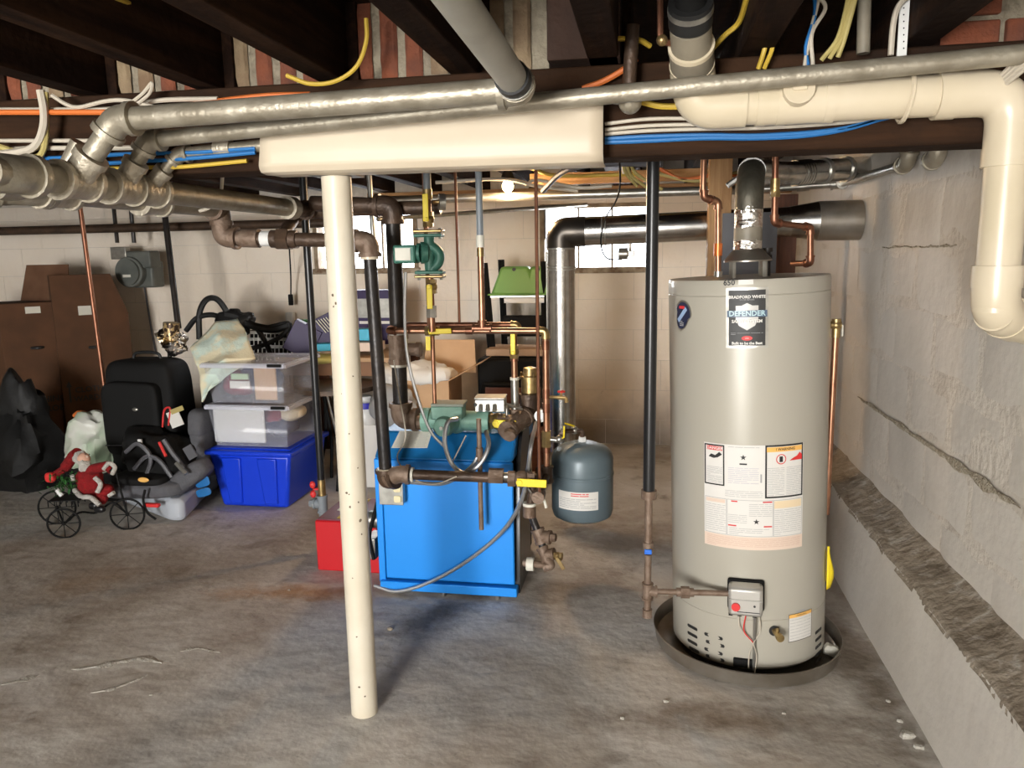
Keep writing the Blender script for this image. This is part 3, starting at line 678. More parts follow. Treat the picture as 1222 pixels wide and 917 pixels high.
# oval sticker at left shoulder
th, z_ = hmap(814, 377); g1, g2, g3 = [wrap(th, z_, k) for k in (.001, .0016, .0022)]
def blob(f, s, tilt=.35):
    out = []
    for k in range(28):
        a = 2*PI*k/28; x = .044*math.cos(a)*(1.12 if math.sin(a) > .1 else .86); y = .056*math.sin(a)
        out.append(f((x*math.cos(tilt)+y*math.sin(tilt))*s, (-x*math.sin(tilt)+y*math.cos(tilt))*s))
    return out
st = MB().add(blob(g1, 1.0), [tuple(range(28))]).build('oval_sticker', m_galv, wh, smooth=False)
MB().add(blob(g2, .87), [tuple(range(28))]).build('oval_panel', mat('navy_print', (.02, .025, .06), .4), st, smooth=False)
def band(f, c, h, w, tilt=.75): return [f(c[0]+x*math.cos(tilt)-y*math.sin(tilt), c[1]+x*math.sin(tilt)+y*math.cos(tilt)) for x, y in ((-w, -h), (w, -h), (w, h), (-w, h))]
MB().add(band(g3, (0, .004), .008, .034), [(0, 1, 2, 3)]).build('sticker_band', mat('sky_print', (.30, .42, .62), .4), st, smooth=False)
MB().add(band(g3, (0, .030), .005, .016, 0), [(0, 1, 2, 3)]).build('sticker_red', m_redp, st, smooth=False)
lines(g3, -.014, .010, -.038, -.018, 4, 'fine_print', m_paper, st, .0012)
# big white instruction label
th, zt = hmap(840, 526); th2, _ = hmap(959, 526); zb_ = hmap(900, 657)[1]; tc_ = (th+th2)/2; zt = hmap(900, 532)[1]
W = (th2-th)*HR; Hh = zt-zb_; zc = (zt+zb_)/2; f1, f2, f3, f4 = [wrap(tc_, zc, k) for k in (.0012, .0018, .0023, .0028)]
lb = patch(f1, -W/2, W/2, -Hh/2, Hh/2, 'instruction_label', m_paper, wh, 20)
U = lambda x: -W/2+W*x
Y_ = lambda y: Hh/2-Hh*y
frame(f2, U(.005), U(.215), Y_(.40), Y_(.01), .005, 'danger_frame', m_ink, lb)
patch(f3, U(.03), U(.195), Y_(.065), Y_(.025), 'danger_band', m_redp, lb, 4); text('DANGER', .015, lambda u, v: f4(U(.115)+u, Y_(.046)+v), 'lettering', m_paper, lb, bold=.0004)
MB().add([f3(U(.05)+x*.05, Y_(.13)+y*.022) for x, y in ((0, 0), (.2, .5), (.5, .3), (.8, .9), (1, .5), (.7, 0), (.4, -.2))], [tuple(range(7))]).build('flame_figure', m_ink, lb)
lines(f3, U(.03), U(.19), Y_(.38), Y_(.22), 11, 'fine_print', m_inkg, lb, .0013, 2)
lines(f3, U(.25), U(.55), Y_(.03), Y_(.015), 1, 'fine_print', m_inkg, lb, .0015, 3)
star = [(math.cos(PI/2+k*PI/5)*(.011 if k % 2 == 0 else .0045), math.sin(PI/2+k*PI/5)*(.011 if k % 2 == 0 else .0045)) for k in range(10)]
MB().add([f3(U(.395)+x, Y_(.115)+y) for x, y in star], [tuple(range(10))]).build('star_mark', m_ink, lb)
patch(f3, U(.36), U(.43), Y_(.185), Y_(.17), 'dark_bar', m_ink, lb, 3)
lines(f3, U(.25), U(.54), Y_(.37), Y_(.21), 9, 'fine_print', mat('violet_ink', (.38, .36, .46), .6), lb, .0012, 4)
lines(f3, U(.22), U(.58), Y_(.50), Y_(.43), 4, 'fine_print', m_inkg, lb, .0012, 5); patch(f3, U(.555), U(.57), Y_(.35), Y_(.27), 'bar_marks', m_inkg, lb, 2)
frame(f2, U(.60), U(.995), Y_(.50), Y_(.0), .006, 'warning_frame', m_ink, lb)
patch(f3, U(.615), U(.98), Y_(.065), Y_(.02), 'warning_band', m_orangep, lb, 6); text('! WARNING', .013, lambda u, v: f4(U(.80)+u, Y_(.043)+v), 'lettering', m_ink, lb, bold=.0003)
mb = MB()
for k in range(24):
    a, b = 2*PI*k/24, 2*PI*(k+1)/24
    mb.add([f4(U(.755)+.018*math.cos(a), Y_(.135)+.018*math.sin(a)), f4(U(.755)+.018*math.cos(b), Y_(.135)+.018*math.sin(b)), f4(U(.755)+.015*math.cos(b), Y_(.135)+.015*math.sin(b)), f4(U(.755)+.015*math.cos(a), Y_(.135)+.015*math.sin(a))], [(0, 1, 2, 3)])
mb.build('prohibition_ring', m_redp, lb); patch(f3, U(.755)-.006, U(.755)+.006, Y_(.135)-.010, Y_(.135)+.010, 'can_figure', m_ink, lb, 2)
MB().add([f3(U(.84)+x*.05, Y_(.155)+y*.03) for x, y in ((0, 0), (1, 0), (1, .6), (.8, .9), (.6, .5), (.3, .3))], [tuple(range(6))]).build('flame_figure', m_redp, lb)
lines(f3, U(.62), U(.79), Y_(.48), Y_(.21), 16, 'fine_print', m_inkg, lb, .0013, 6); lines(f3, U(.81), U(.98), Y_(.48), Y_(.21), 16, 'fine_print', m_inkg, lb, .0013, 7)
for x0, x1 in ((.01, .235), (.24, .68), (.685, .99)): frame(f2, U(x0), U(x1), Y_(.87), Y_(.52), .0015, 'section_frame', m_inkg, lb)
patch(f3, U(.02), U(.22), Y_(.565), Y_(.53), 'section_band', m_peach, lb, 4); patch(f3, U(.69), U(.98), Y_(.60), Y_(.53), 'section_band', mat('tan_print', (.72, .58, .38), .5), lb, 4)
for x0, x1, y0 in ((.28, .34, .53), (.58, .67, .53), (.25, .33, .765), (.59, .67, .765)): patch(f3, U(x0), U(x1), Y_(y0+.012), Y_(y0), 'red_bar', m_redp, lb, 2)
lines(f3, U(.02), U(.225), Y_(.85), Y_(.58), 13, 'fine_print', m_inkg, lb, .0013, 8); lines(f3, U(.45), U(.67), Y_(.68), Y_(.55), 7, 'fine_print', m_inkg, lb, .0013, 9)
lines(f3, U(.25), U(.43), Y_(.75), Y_(.66), 5, 'fine_print', m_inkg, lb, .0013, 10); lines(f3, U(.26), U(.66), Y_(.86), Y_(.79), 4, 'fine_print', m_inkg, lb, .0013, 11); lines(f3, U(.695), U(.98), Y_(.86), Y_(.61), 13, 'fine_print', m_inkg, lb, .0013, 12)
MB().add([f3(U(.52)+x, Y_(.725)+y) for x, y in star], [tuple(range(10))]).build('star_mark', m_ink, lb)
patch(f2, U(.0), U(1), Y_(1), Y_(.875), 'footer_band', m_peach, lb, 16); lines(f3, U(.03), U(.97), Y_(.99), Y_(.89), 7, 'fine_print', mat('brown_ink', (.55, .36, .28), .6), lb, .0012, 13)
# lower warning label, yellow tag
th, zt = hmap(941, 735); th2, zb_ = hmap(968, 755); f1, f2, f3 = [wrap((th+th2)/2, (zt+zb_)/2-.005, k) for k in (.0012, .0018, .0024)]; W, Hh = (th2-th)*HR, (zt-zb_)+.015
l2 = patch(f1, -W/2, W/2, -Hh/2, Hh/2, 'warning_label', m_paper, wh, 5); frame(f2, -W/2, W/2, -Hh/2, Hh/2, .002, 'label_border', m_ink, l2)
patch(f2, -W/2+.002, W/2-.002, Hh/2-.015, Hh/2-.002, 'warning_band', m_orangep, l2, 4); text('! WARNING', .009, lambda u, v: f3(u, v+Hh/2-.009), 'lettering', m_ink, l2)
lines(f2, -W/2+.006, W/2-.006, -Hh/2+.005, Hh/2-.018, 7, 'fine_print', m_inkg, l2, .0012, 14)
patch(f1, -.022, .018, Hh/2+.002, Hh/2+.009, 'small_tag', m_inkg, wh, 3)
yth = hmap(984, 690)[0]; yz = hmap(975, 690)[1]
yt_ = MB().grid(lambda a, b: V((HX+HR*math.sin(1.30)+.002+.018*a+.010*math.sin(b*5)*a, HY-HR*math.cos(1.30)-.012+.02*a-.02*b*a, yz-.085+.17*b)), 3, 8).build('yellow_tag', m_yel, wh, solid=.001)
patch(wrap(1.30, yz, .002), -.03, .012, -.05, .07, 'yellow_sticker', m_yel, wh, 4); patch(wrap(1.30, yz, .003), -.022, .006, -.01, .045, 'sticker_text_panel', m_paper, wh, 4)
# vents slots
def slot(px_, py_, w=.052, h=.011, tilt=-.28):
    th, z = hmap(px_, py_); f = wrap(th, z, .0012); out = []
    for k in range(16):
        a = 2*PI*k/16; x = math.copysign(w/2-h/2, math.cos(a))+h/2*math.cos(a); y = h/2*math.sin(a); out.append(f(x, y))
    MB().add(out, [tuple(range(16))]).build('vent_slot', m_ink, wh, smooth=False)
for px_, py_ in ((826, 749), (826, 758), (826, 767), (828, 776), (826, 785), (851, 760), (853, 769), (851, 778), (853, 786), (851, 794)): slot(px_, py_, .054 if px_ < 840 else .074, .0135)
for py_ in (753, 762, 771, 780, 788): slot(977, py_, .055, .0135)
# gas control
th, z_ = hmap(890, 709); n_ = V((math.sin(th), -math.cos(th), 0)); tx = V((math.cos(th), math.sin(th), 0)); gc = V((HX, HY, z_))+n_*(HR+.032)
gv = thing('gas_valve', '', '', gc) if 0 else None
RG = Matrix((tx, -n_, V((0, 0, 1)))).transposed()
gb = MB().box(gc-n_*.026, (.125, .02, .115), rot=RG).build('control_backplate', m_black, wh, bevel=.008)
g0 = MB().box(gc+n_*.012, (.115, .065, .105), rot=RG).build('gas_control', mat('satin_silver_plastic', (.55, .53, .49), .35, .6), wh, bevel=.012)
g0['label'] = 'silver gas control box'
MB().box(gc+n_*.0455+V((0, 0, .010)), (.110, .002, .004), rot=RG).build('control_edge', m_galv, g0)
p = gc+n_*.045-tx*.032-V((0, 0, .016)); MB().cyl(p, p+n_*.008, .0145, seg=24).build('red_button', m_redp, g0)
p = gc+n_*.045+tx*.030-V((0, 0, .01)); MB().cyl(p, p+n_*.002, .004, seg=10).build('pilot_window', m_ink, g0)
MB().box(gc+n_*.046+tx*.01-V((0, 0, .034)), (.075, .002, .0025), rot=RG).build('seam', m_ink, g0)
for dx in (-.05, -.02, .03): MB().box(gc+n_*.01+tx*dx-V((0, 0, .057)), (.014, .02, .012), rot=RG).build('connector', m_black, g0)
def hp(px_, py_, k): th, z = hmap(px_, py_); return wrap(th, z, k)(0, 0)
MB().tube([hp(900, 732, .03), hp(900, 770, .012), hp(899, 798, .012)], .006, 8).build('burner_tube', m_galv, wh)
for i, pts in enumerate([[(882, 730), (884, 748), (897, 764), (902, 780), (900, 800)], [(905, 732), (906, 750), (899, 764), (894, 778), (893, 795)], [(890, 732), (888, 750), (898, 764)]]):
    MB().tube(smooth_path([hp(x, y, .02) for x, y in pts]), .0022, 6).build('wire', m_redp if i == 2 else m_wirew, wh)
MB().box(hp(888, 791, .004), (.075, .016, .032), rot=RG).build('igniter_door', m_black, wh, bevel=.004)
# drain valve
p = hp(924, 753, 0); nn = (p-V((HX, HY, p.z))).normalized()
MB().cyl(p, p+nn*.004, .019, seg=18).build('drain_hole', m_ink, wh); dv = MB().cyl(p, p+nn*.05, .010, seg=12); dv.cyl(p+nn*.045+V((0, 0, 0)), p+nn*.06, .014, seg=14); dv.cyl(p+nn*.03, p+nn*.03+V((0, 0, .022)), .006, seg=10); dv.build('drain_valve', m_brass, wh)
# top: draft hood, nipples
zt = HZ1
hoodx, hoody = HX, HY
MB().lathe([(.085, .055), (.085, .06), (.052, .098), (.048, .10)], (hoodx, hoody, zt), cap=False).build('draft_hood', m_pan, wh)
for a in (0.8, 2.35, 3.9, 5.5): MB().box((hoodx+.075*math.cos(a), hoody+.075*math.sin(a), zt+.028), (.016, .006, .058), rz=a).build('hood_leg', m_galv, wh)
# flue of heater
wh.rotation_euler = (0, LEAN, 0)
hoodx = leaned((HX, HY, HZ1)).x-.004
hf = thing('heater_flue', 'foil wrapped flue rising from the water heater and bending back to the right wall', 'flue', (hoodx, hoody, zt+.1))
zf = [zt+.095, at(893, 283, HY).z, at(893, 262, HY).z, at(893, 250, HY).z]
def crink(z0, z1, r=.049, nm='foil_wrap'):
    def fn(u, v):
        a = 2*PI*u; rr = r+.0035*noise.noise(V((math.cos(a)*7, math.sin(a)*7, v*14*(z1-z0)*10)))
        return V((hoodx+rr*math.cos(a), hoody+rr*math.sin(a), z0+(z1-z0)*v))
    MB().grid(fn, 48, 24).build(nm, m_foil, hf)
za, zb1, zc1, zd = zt+.095, at(893, 286, HY).z, at(893, 273, HY).z, at(893, 247, HY).z
crink(za, zb1); crink(zc1, zd)
MB().cyl((hoodx, hoody, zb1-.004), (hoodx, hoody, zc1+.004), .050, seg=28).build('tape_band', m_creamd, hf)
ze = zd+.08
pf = [V((hoodx, hoody, zd-.01)), V((hoodx, hoody, zd+.05)), at(897, 205, HY+.12), V((.56, 4.0, at(960, 205, 4.0).z))]
MB().tube(fillet(pf[:3], .03), .050, 24).build('flue_elbow', mat('taped_duct', (.11, .10, .075), .5, .5, (.07, .065, .05), 16, .3), hf)
pe = V((XR-.012, 4.02, at(1020, 200, 4.0).z))
ps = at(935, 208, 3.7)
MB().tube(fillet([pf[2], ps, pe], .15, 10), [.050]*12+[.055] if 0 else .052, 24).build('flue_pipe', m_duct, hf)
for k in range(6):
    q = ps+(pe-ps)*(.12+.03*k); MB().cyl(q, q+(pe-ps).normalized()*.012, .058, seg=24).build('crimp_ring', m_duct, hf)
for k in (.45, .72): q = ps+(pe-ps)*k; MB().cyl(q, q+(pe-ps).normalized()*.02, .059, seg=24).build('joint_band', m_galv, hf)
# ---- boiler flue
YFv = 4.1
bf = thing('boiler_flue', 'shiny galvanized flue rising behind boiler, elbow at window, level run to right wall', 'flue', at(671, 520, YFv))
bx = at(670, 400, YFv).x; ztop = at(671, 277, YFv).z; zbot = .45
MB().cyl((bx, YFv, zbot), (bx, YFv, at(671, 320, YFv).z), .074, seg=48).build('pipe', m_duct, bf)
MB().cyl((bx, YFv, at(671, 322, YFv).z), (bx, YFv, at(671, 296, YFv).z), .076, seg=48).build('pipe', m_duct, bf)
for py_ in (297, 319, 322): z = at(671, py_, YFv).z; MB().cyl((bx, YFv, z-.004), (bx, YFv, z+.004), .079, seg=48).build('crimp_ring', m_galv, bf)
MB().cyl((bx-.0755, YFv-.02, zbot), (bx-.0755, YFv-.02, ztop-.1), .003, seg=6).build('seam', m_galv, bf)
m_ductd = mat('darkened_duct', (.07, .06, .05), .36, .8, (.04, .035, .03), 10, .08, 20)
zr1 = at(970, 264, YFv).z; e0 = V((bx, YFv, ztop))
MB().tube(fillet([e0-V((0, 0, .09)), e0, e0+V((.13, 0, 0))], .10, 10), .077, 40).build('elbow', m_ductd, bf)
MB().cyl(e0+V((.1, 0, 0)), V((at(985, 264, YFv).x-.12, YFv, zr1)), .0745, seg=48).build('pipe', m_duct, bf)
for px_ in (718, 722): x = at(px_, 277, YFv).x; MB().cyl((x, YFv, ztop+(x-bx)*.0), (x+.006, YFv, ztop), .077, seg=40).build('joint_band', m_galv, bf)
MB().cyl(V((at(972, 264, YFv).x-.12, YFv, zr1)), V((at(990, 264, YFv).x-.06, YFv, zr1)), .0745, .095, seg=40).build('increaser', m_duct, bf)
MB().cyl(V((at(990, 264, YFv).x-.06, YFv, zr1)), V((XR-.005, YFv, zr1)), .097, seg=40).build('wall_collar', m_pan, bf)
# ---- pipes at heater top
Yc = HY-.02
hc = thing('cold_water_pipe', 'copper pipe with orange coupling dropping into left side of heater top', 'pipe', at(857, 330, Yc))
bent(hc, [at(841, 150, Yc), at(839, 235, Yc)], .011, m_copper); c = [at(840, 236, Yc), at(857, 241, Yc+.02), at(857, 328, Yc+.02)]
elbow(hc, c[0], at(841, 150, Yc), c[1], .011, m_copperd); elbow(hc, c[1], c[0], c[2], .011, m_copper); MB().cyl(c[0], c[1], .010).build('pipe', m_copperd, hc); MB().cyl(c[1], (c[2].x, c[2].y, HZ1), .011).build('pipe', m_copper, hc)
coupling(hc, at(857, 298, Yc+.02), (0, 0, 1), .011, mat('orange_coupling', (.55, .14, .03), .3, .5), .045, 1.4); coupling(hc, (c[2].x, c[2].y, HZ1+.01), (0, 0, 1), .011, m_galv, .02, 1.4)
hh = thing('hot_water_pipe', 'tarnished copper pipe with brass fitting zigzagging at right above heater', 'pipe', at(925, 265, Yc))
c = [at(926, 165, Yc), at(924, 266, Yc), at(967, 271, Yc+.1), at(967, 314, Yc+.1), at(946, 315, Yc+.2)]
run(hh, c, .0115, m_copperd, m_copperd, 1.25); coupling(hh, at(925, 222, Yc), (0, 0, 1), .0115, m_brass, .05, 1.4); coupling(hh, at(925, 232, Yc), (0, 0, 1), .0115, m_brass, .02, 1.6, 'nut', True)
nip = MB().cyl((at(930, 315, HY+.1).x, HY+.1, HZ1-.005), (at(930, 315, HY+.1).x, HY+.1, HZ1+.10), .012); nip.cyl((at(930, 315, HY+.1).x, HY+.1, HZ1+.05), (at(930, 315, HY+.1).x, HY+.1, HZ1+.075), .018, seg=6); nip.cyl((at(930, 315, HY+.1).x, HY+.1, HZ1+.085), (at(930, 315, HY+.1).x, HY+.1, HZ1+.10), .02, seg=16); nip.build('nipple', m_iron, wh)
tp = thing('relief_pipe', 'copper discharge pipe with brass relief valve at right side of heater', 'pipe', at(992, 615, HY-.03))
q = at(998, 388, HY-.03); MB().cyl(q-V((0, 0, .012)), at(987, 614, HY-.03) if 0 else V((q.x, q.y, at(990, 614, HY-.03).z)), .0115).build('pipe', m_copper, tp)
mb = MB().cyl(q-V((.03, 0, 0)), q+V((.016, 0, 0)), .014, seg=12); mb.sup(q, (.019, .019, .019), 1, seg=12, rings=8); mb.cyl(q, q-V((0, 0, .045)), .014, seg=12); mb.cyl(q, q+V((0, 0, .022)), .016, seg=12); mb.build('relief_valve', m_brass, tp)
MB().box(q+V((.021, 0, -.02)), (.004, .012, .04)).build('test_lever', m_label, tp)
# ---- black gas pole + gas feed
Yg = 2.62
gp = thing('gas_drop_pipe', 'black iron gas pipe coming straight down between boiler and water heater', 'pipe', at(775, 735, Yg))
a0, a1, a2 = at(780, 175, Yg), at(774, 590, Yg), at(774, 735, Yg); gx = (a0.x+a1.x)/2
a0.z = ZJ if 0 else at(780, 170, Yg).z; 
MB().cyl((gx, Yg, ZJ+.05), (gx, Yg, a1.z), .0205, seg=20).build('pipe', m_blackg, gp)
coupling(gp, (gx, Yg, a1.z), (0, 0, 1), .020, m_rust, .03, 1.35); MB().cyl((gx, Yg, a1.z), (gx, Yg, at(774, 655, Yg).z), .0135).build('nipple', m_rust, gp)
coupling(gp, (gx, Yg, at(774, 652, Yg).z), (0, 0, 1), .015, m_rust, .03, 1.3); c = V((gx, Yg, at(774, 656, Yg).z)); MB().sup(c, (.02, .02, .018), 1, seg=12, rings=8).build('shutoff_valve', m_brass, gp); MB().box(c-V((0, .024, 0)), (.026, .008, .018)).build('blue_lever', mat('blue_lever_plastic', (.02, .14, .6), .4), gp, bevel=.003)
MB().cyl((gx, Yg, at(774, 662, Yg).z), (gx, Yg, a2.z), .0125).build('nipple', m_rust, gp)
c = V((gx, Yg, at(774, 706, Yg).z)); ge = leaned(gc-tx*.06); ge.z = c.z
tee(gp, c, (0, 0, 1), ge-c, .0125, m_rust, 1.45, .03); coupling(gp, (gx, Yg, a2.z+.01), (0, 0, 1), .013, m_rust, .03, 1.35, 'cap')
MB().cyl(c, ge, .0105).build('pipe', m_rust, gp); m_ = c+(ge-c)*.47; coupling(gp, m_, ge-c, .0125, m_rust, .03, 1.7, 'union', True); coupling(gp, m_, ge-c, .0125, m_rust, .06, 1.25)
# ================================================================ BOILER
BX0, BX1, BY0, BY1 = -1.195, -.565, 3.17, 3.78
bo = thing('boiler', 'blue enamelled gas boiler standing on the concrete floor behind cream column', 'boiler', ((BX0+BX1)/2, (BY0+BY1)/2, 0))
zs = at(449, 548, BY0).z; zh = at(614, 518, BY0+.12).z
MB().bb((BX0+.02, BY0+.02, .03), (BX1-.015, BY1, zs)).build('jacket', m_black, bo)
fp = MB().bb((BX0+.035, BY0-.003, .07), (BX1, BY0+.02, zs)).build('front_panel', m_blue, bo, bevel=.006)
MB().bb((BX0, BY0, .05), (BX0+.032, BY0+.03, zs)).build('corner_panel', m_blue, bo, bevel=.004)
MB().bb((BX0, BY0+.02, .03), (BX0+.006, BY1, zs)).build('side_panel', m_blue, bo)
MB().bb((BX0+.01, BY0-.02, .02), (BX1+.012, BY0+.03, .062)).build('base_rail', m_blue, bo, bevel=.004)
for x in (BX0+.06, BX0+.3, BX1-.08): MB().cyl((x, BY0+.0, 0), (x, BY0+.0, .022), .012, seg=10).build('foot', m_galv, bo)
pr = [(BY0-.003, zs), (BY0+.12, zh), (BY1, zh), (BY1, zs)]
MB().prism([(BX0, y, z) for y, z in pr], (BX1-BX0, 0, 0)).build('hood', m_blued, bo, bevel=.012)
# curved black side cover at right
MB().prism([(BX1-.002, BY0+.06+.02*k, zs*.0+.5+(zh-.5)*1.0*math.sin(min(k, 6)/6*PI/2)*.98) for k in range(0, 16)]+[(BX1-.002, BY0+.36, .02), (BX1-.002, BY0+.03, .02)], (.02, 0, 0)).build('side_cover', m_blackg, bo)
ns = V((0, -(zh-zs), .123)).normalized()
def slope(px_, py_, k=.002):
    d = ray(px_, py_); p0 = V((0, BY0-.003, zs)); tt = (p0-CAM).dot(ns)/d.dot(ns); return CAM+d*tt+ns*k
q = [slope(467, 535), slope(510, 535), slope(516, 515), slope(477, 515)]
rp = MB().prism(q, -ns*.0015).build('rating_plate', m_label, bo); upv = (q[3]-q[0]).normalized()
mb = MB()
for i in range(9):
    for j in range(3):
        a = q[0].lerp(q[3], (i+.6)/10).lerp(q[1].lerp(q[2], (i+.6)/10), .06+.31*j); b = q[0].lerp(q[3], (i+.6)/10).lerp(q[1].lerp(q[2], (i+.6)/10), .34+.30*j-.03*(i % 2)); mb.add([a+ns*.001, b+ns*.001, b+ns*.001+upv*.0025, a+ns*.001+upv*.0025], [(0, 1, 2, 3)])
mb.build('fine_print', m_inkg, rp, smooth=False)
# outlet box at left front
c = at(469, 587, BY0-.03); ob_ = MB().box(c, (.105, .05, .10)).build('outlet_box', m_galv, bo, bevel=.004); op = MB().box(c-V((0, .027, 0)), (.11, .004, .105)).build('cover_plate', m_galv, ob_, bevel=.003)
c2_ = V((at(474, 586, BY0-.06).x, BY0-.062, c.z))
for dz in (.024, -.024):
    MB().sup(c2_+V((0, 0, dz)), (.017, .004, .016), .5, seg=16, rings=8).build('receptacle', m_plug, ob_)
    mb = MB().box(c2_+V((-.006, -.0045, dz+.003)), (.002, .002, .008)); mb.box(c2_+V((.006, -.0045, dz+.003)), (.002, .002, .008)); mb.cyl(c2_+V((0, -.0035, dz-.007)), c2_+V((0, -.0055, dz-.007)), .0025, seg=8); mb.build('receptacle_slots', m_ink, ob_, smooth=False) if 0 else None
# gas train at left of boiler
gt = MB().cyl(at(446, 620, 3.25)-V((.02, 0, 0)), at(446, 620, 3.25)+V((.05, 0, 0)), .04); gt.box(at(447, 650, 3.27), (.05, .12, .10)); gt.build('gas_train', m_galv, bo, bevel=.004)
MB().tube(smooth_path([at(450, 600, 3.2), at(441, 640, 3.2), at(446, 668, 3.2)]), .008).build('gas_tube', m_black, bo)
# ---- supply pipe and circulator
Ys = 3.30
sp = thing('boiler_supply_pipe', 'thick black supply pipe dropping past left window to the pale green pump', 'pipe', at(482, 500, Ys))
s0, s1, s2, s3 = at(372, 243, Ys), at(465, 246, Ys), at(482, 498, Ys), at(640, 507, Ys)
s1.x = (s1.x+s2.x)/2; s2.x = s1.x
MB().cyl(s0, s1, .034, seg=20).build('pipe', m_rustd, sp); elbow(sp, s1, s0, s2, .034, m_rustd, 1.3, .075); MB().cyl(s1, V((s1.x, Ys, at(482, 398, Ys).z)), .034, seg=24).build('pipe', m_iron, sp)
zc_ = [at(482, y, Ys).z for y in (394, 402, 428, 432, 440)]
mb = MB().cyl((s1.x, Ys, zc_[3]), (s1.x, Ys, zc_[1]), .043, seg=20)
for z in (zc_[1], zc_[3]): mb.cyl((s1.x, Ys, z-.01), (s1.x, Ys, z+.01), .047, seg=20)
mb.cyl((s1.x, Ys, (zc_[1]+zc_[3])/2), (s1.x+.10, Ys, (zc_[1]+zc_[3])/2), .028, seg=16); mb.cyl((s1.x+.085, Ys, (zc_[1]+zc_[3])/2), (s1.x+.105, Ys, (zc_[1]+zc_[3])/2), .033, seg=16)
mb.build('tee', m_rust, sp)
for z in (zc_[1]+.016, zc_[3]-.016): MB().cyl((s1.x, Ys, z-.006), (s1.x, Ys, z+.006), .040, seg=20).build('thread_tape', m_label, sp)
MB().cyl((s1.x, Ys, zc_[3]), (s1.x, Ys, s2.z), .034, seg=20).build('pipe', m_iron, sp)
s2b = s2+V((0, 0, -.01)); s3.z = s2b.z
elbow(sp, s2b, s1, s3, .036, m_rust, 1.3, .075); MB().cyl(s2b, at(512, 507, Ys), .032, seg=20).build('nipple', m_rust, sp)
pz = s2b.z
def PX(px_, dy=0, dz=0): p = at(px_, 505, Ys); return V((p.x, Ys+dy, pz+dz))
pu = thing('circulator_pump', 'large pale green circulator pump with round motor above the blue boiler', 'pump', PX(540))
mb = MB().cyl(PX(505), PX(514), .055, seg=24); mb.cyl(PX(514), PX(518), .04); mb.cyl(PX(576), PX(585), .055, seg=24); mb.cyl(PX(518), PX(576), .045, seg=20); mb.sup(PX(545), (.055, .055, .06), 1, seg=20); mb.build('volute', m_greenp, pu)
mc = PX(541, 0, .0); md_ = V((-.10, -1, -.02)).normalized()
MB().tube([mc+md_*.03, mc+md_*.045, mc+md_*.12, mc+md_*.145, mc+md_*.15], [.048, .046, .046, .040, .03], 24).build('motor', m_greenp, pu)
MB().cyl(mc+md_*.148, mc+md_*.156, .008, seg=12).build('vent_screw', m_galv, pu)
MB().box(PX(540, -.06, .055), (.14, .10, .06), rz=.05).build('terminal_box', m_greenp, pu, bevel=.006); MB().box(PX(541, -.06, .09), (.145, .105, .012), rz=.05).build('terminal_cover', mat('dusty_grey_green', (.30, .33, .28), .7), pu, bevel=.003)
for s in (507, 582):
    for a in (.8, 2.4, 3.9, 5.4): p = PX(s); MB().cyl(p+V((-.014, math.cos(a)*.045, math.sin(a)*.045)), p+V((.014, math.cos(a)*.045, math.sin(a)*.045)), .006, seg=6).build('bolt', m_brass, pu)
bx_ = MB().box(PX(588, -.03, .085), (.13, .10, .055), rz=.08).build('control_box', m_galv, bevel=.003); tag(bx_, 'small shiny galvanized junction box behind the pale green pump', 'box')
MB().box(PX(588, -.03, .117), (.135, .105, .006), rz=.08).build('box_lid', m_galv, bx_, bevel=.002)
MB().cyl(PX(573, -.082, .09), PX(573, -.086, .09), .008, seg=12).build('knockout', m_ink, bx_)
for k in (0, 1, 2): MB().cyl(PX(579+k*8, -.095, .065), PX(579+k*8, -.08, .09), .009, seg=10).build('conduit_connector', m_galv, bx_)
sv = thing('supply_valve_train', 'grey and brown fittings with yellow handled valve right of pale green pump', 'valve', PX(605))
MB().cyl(PX(584), PX(612), .026, seg=20).build('pipe', m_rust, sv); valve(sv, PX(594), (1, 0, 0), .024, m_brass, hdir=(1, 0, -.03), hl=.10, L=.04)
tee(sv, PX(616, 0, -.01), (.35, 1, .25), (-1, 0, 0), .03, m_rust, 1.35, .08); MB().cyl(PX(613, -.095, -.03), PX(613, -.12, -.04), .028, seg=8).build('plug', m_rust, sv)
p1_, p2_ = PX(616, 0, 0), at(631, 490, Ys+.12); MB().cyl(p1_, p2_, .028).build('nipple', m_rustd, sv); tee(sv, p2_, (.3, .8, .4), (0, 0, 1), .03, m_rustd, 1.35, .07)
u1 = at(616, 497, Ys+.06); u2 = at(613, 452, Ys+.06); u1.x = u2.x = (u1.x+u2.x)/2; MB().cyl(u1, u2, .018, seg=16).build('pipe', m_galv, sv); coupling(sv, u1+V((0, 0, .02)), (0, 0, 1), .02, m_rust, .03, 1.35); coupling(sv, u2, (0, 0, 1), .018, m_label, .012, 1.15, 'thread_tape')
u3 = at(614, 400, Ys+.06); u3.x = u1.x; MB().cyl(u2, u3, .014).build('pipe', m_copper, sv); coupling(sv, V((u1.x, u1.y, at(613, 428, Ys).z)), (0, 0, 1), .014, m_copperd, .04, 1.25); valve(sv, V((u1.x, u1.y, at(613, 420, Ys+.06).z)), (0, 0, 1), .014, m_brass, hdir=(0, 0, 1), hl=.11, L=.03)
MB().cyl(PX(605, 0, .02), PX(605, 0, .07), .007).build('stem', m_galv, sv); MB().tube([PX(603, -.02, .085), PX(612, 0, .07), PX(622, .03, .05)], .006, 8).build('lever', m_galv, sv)
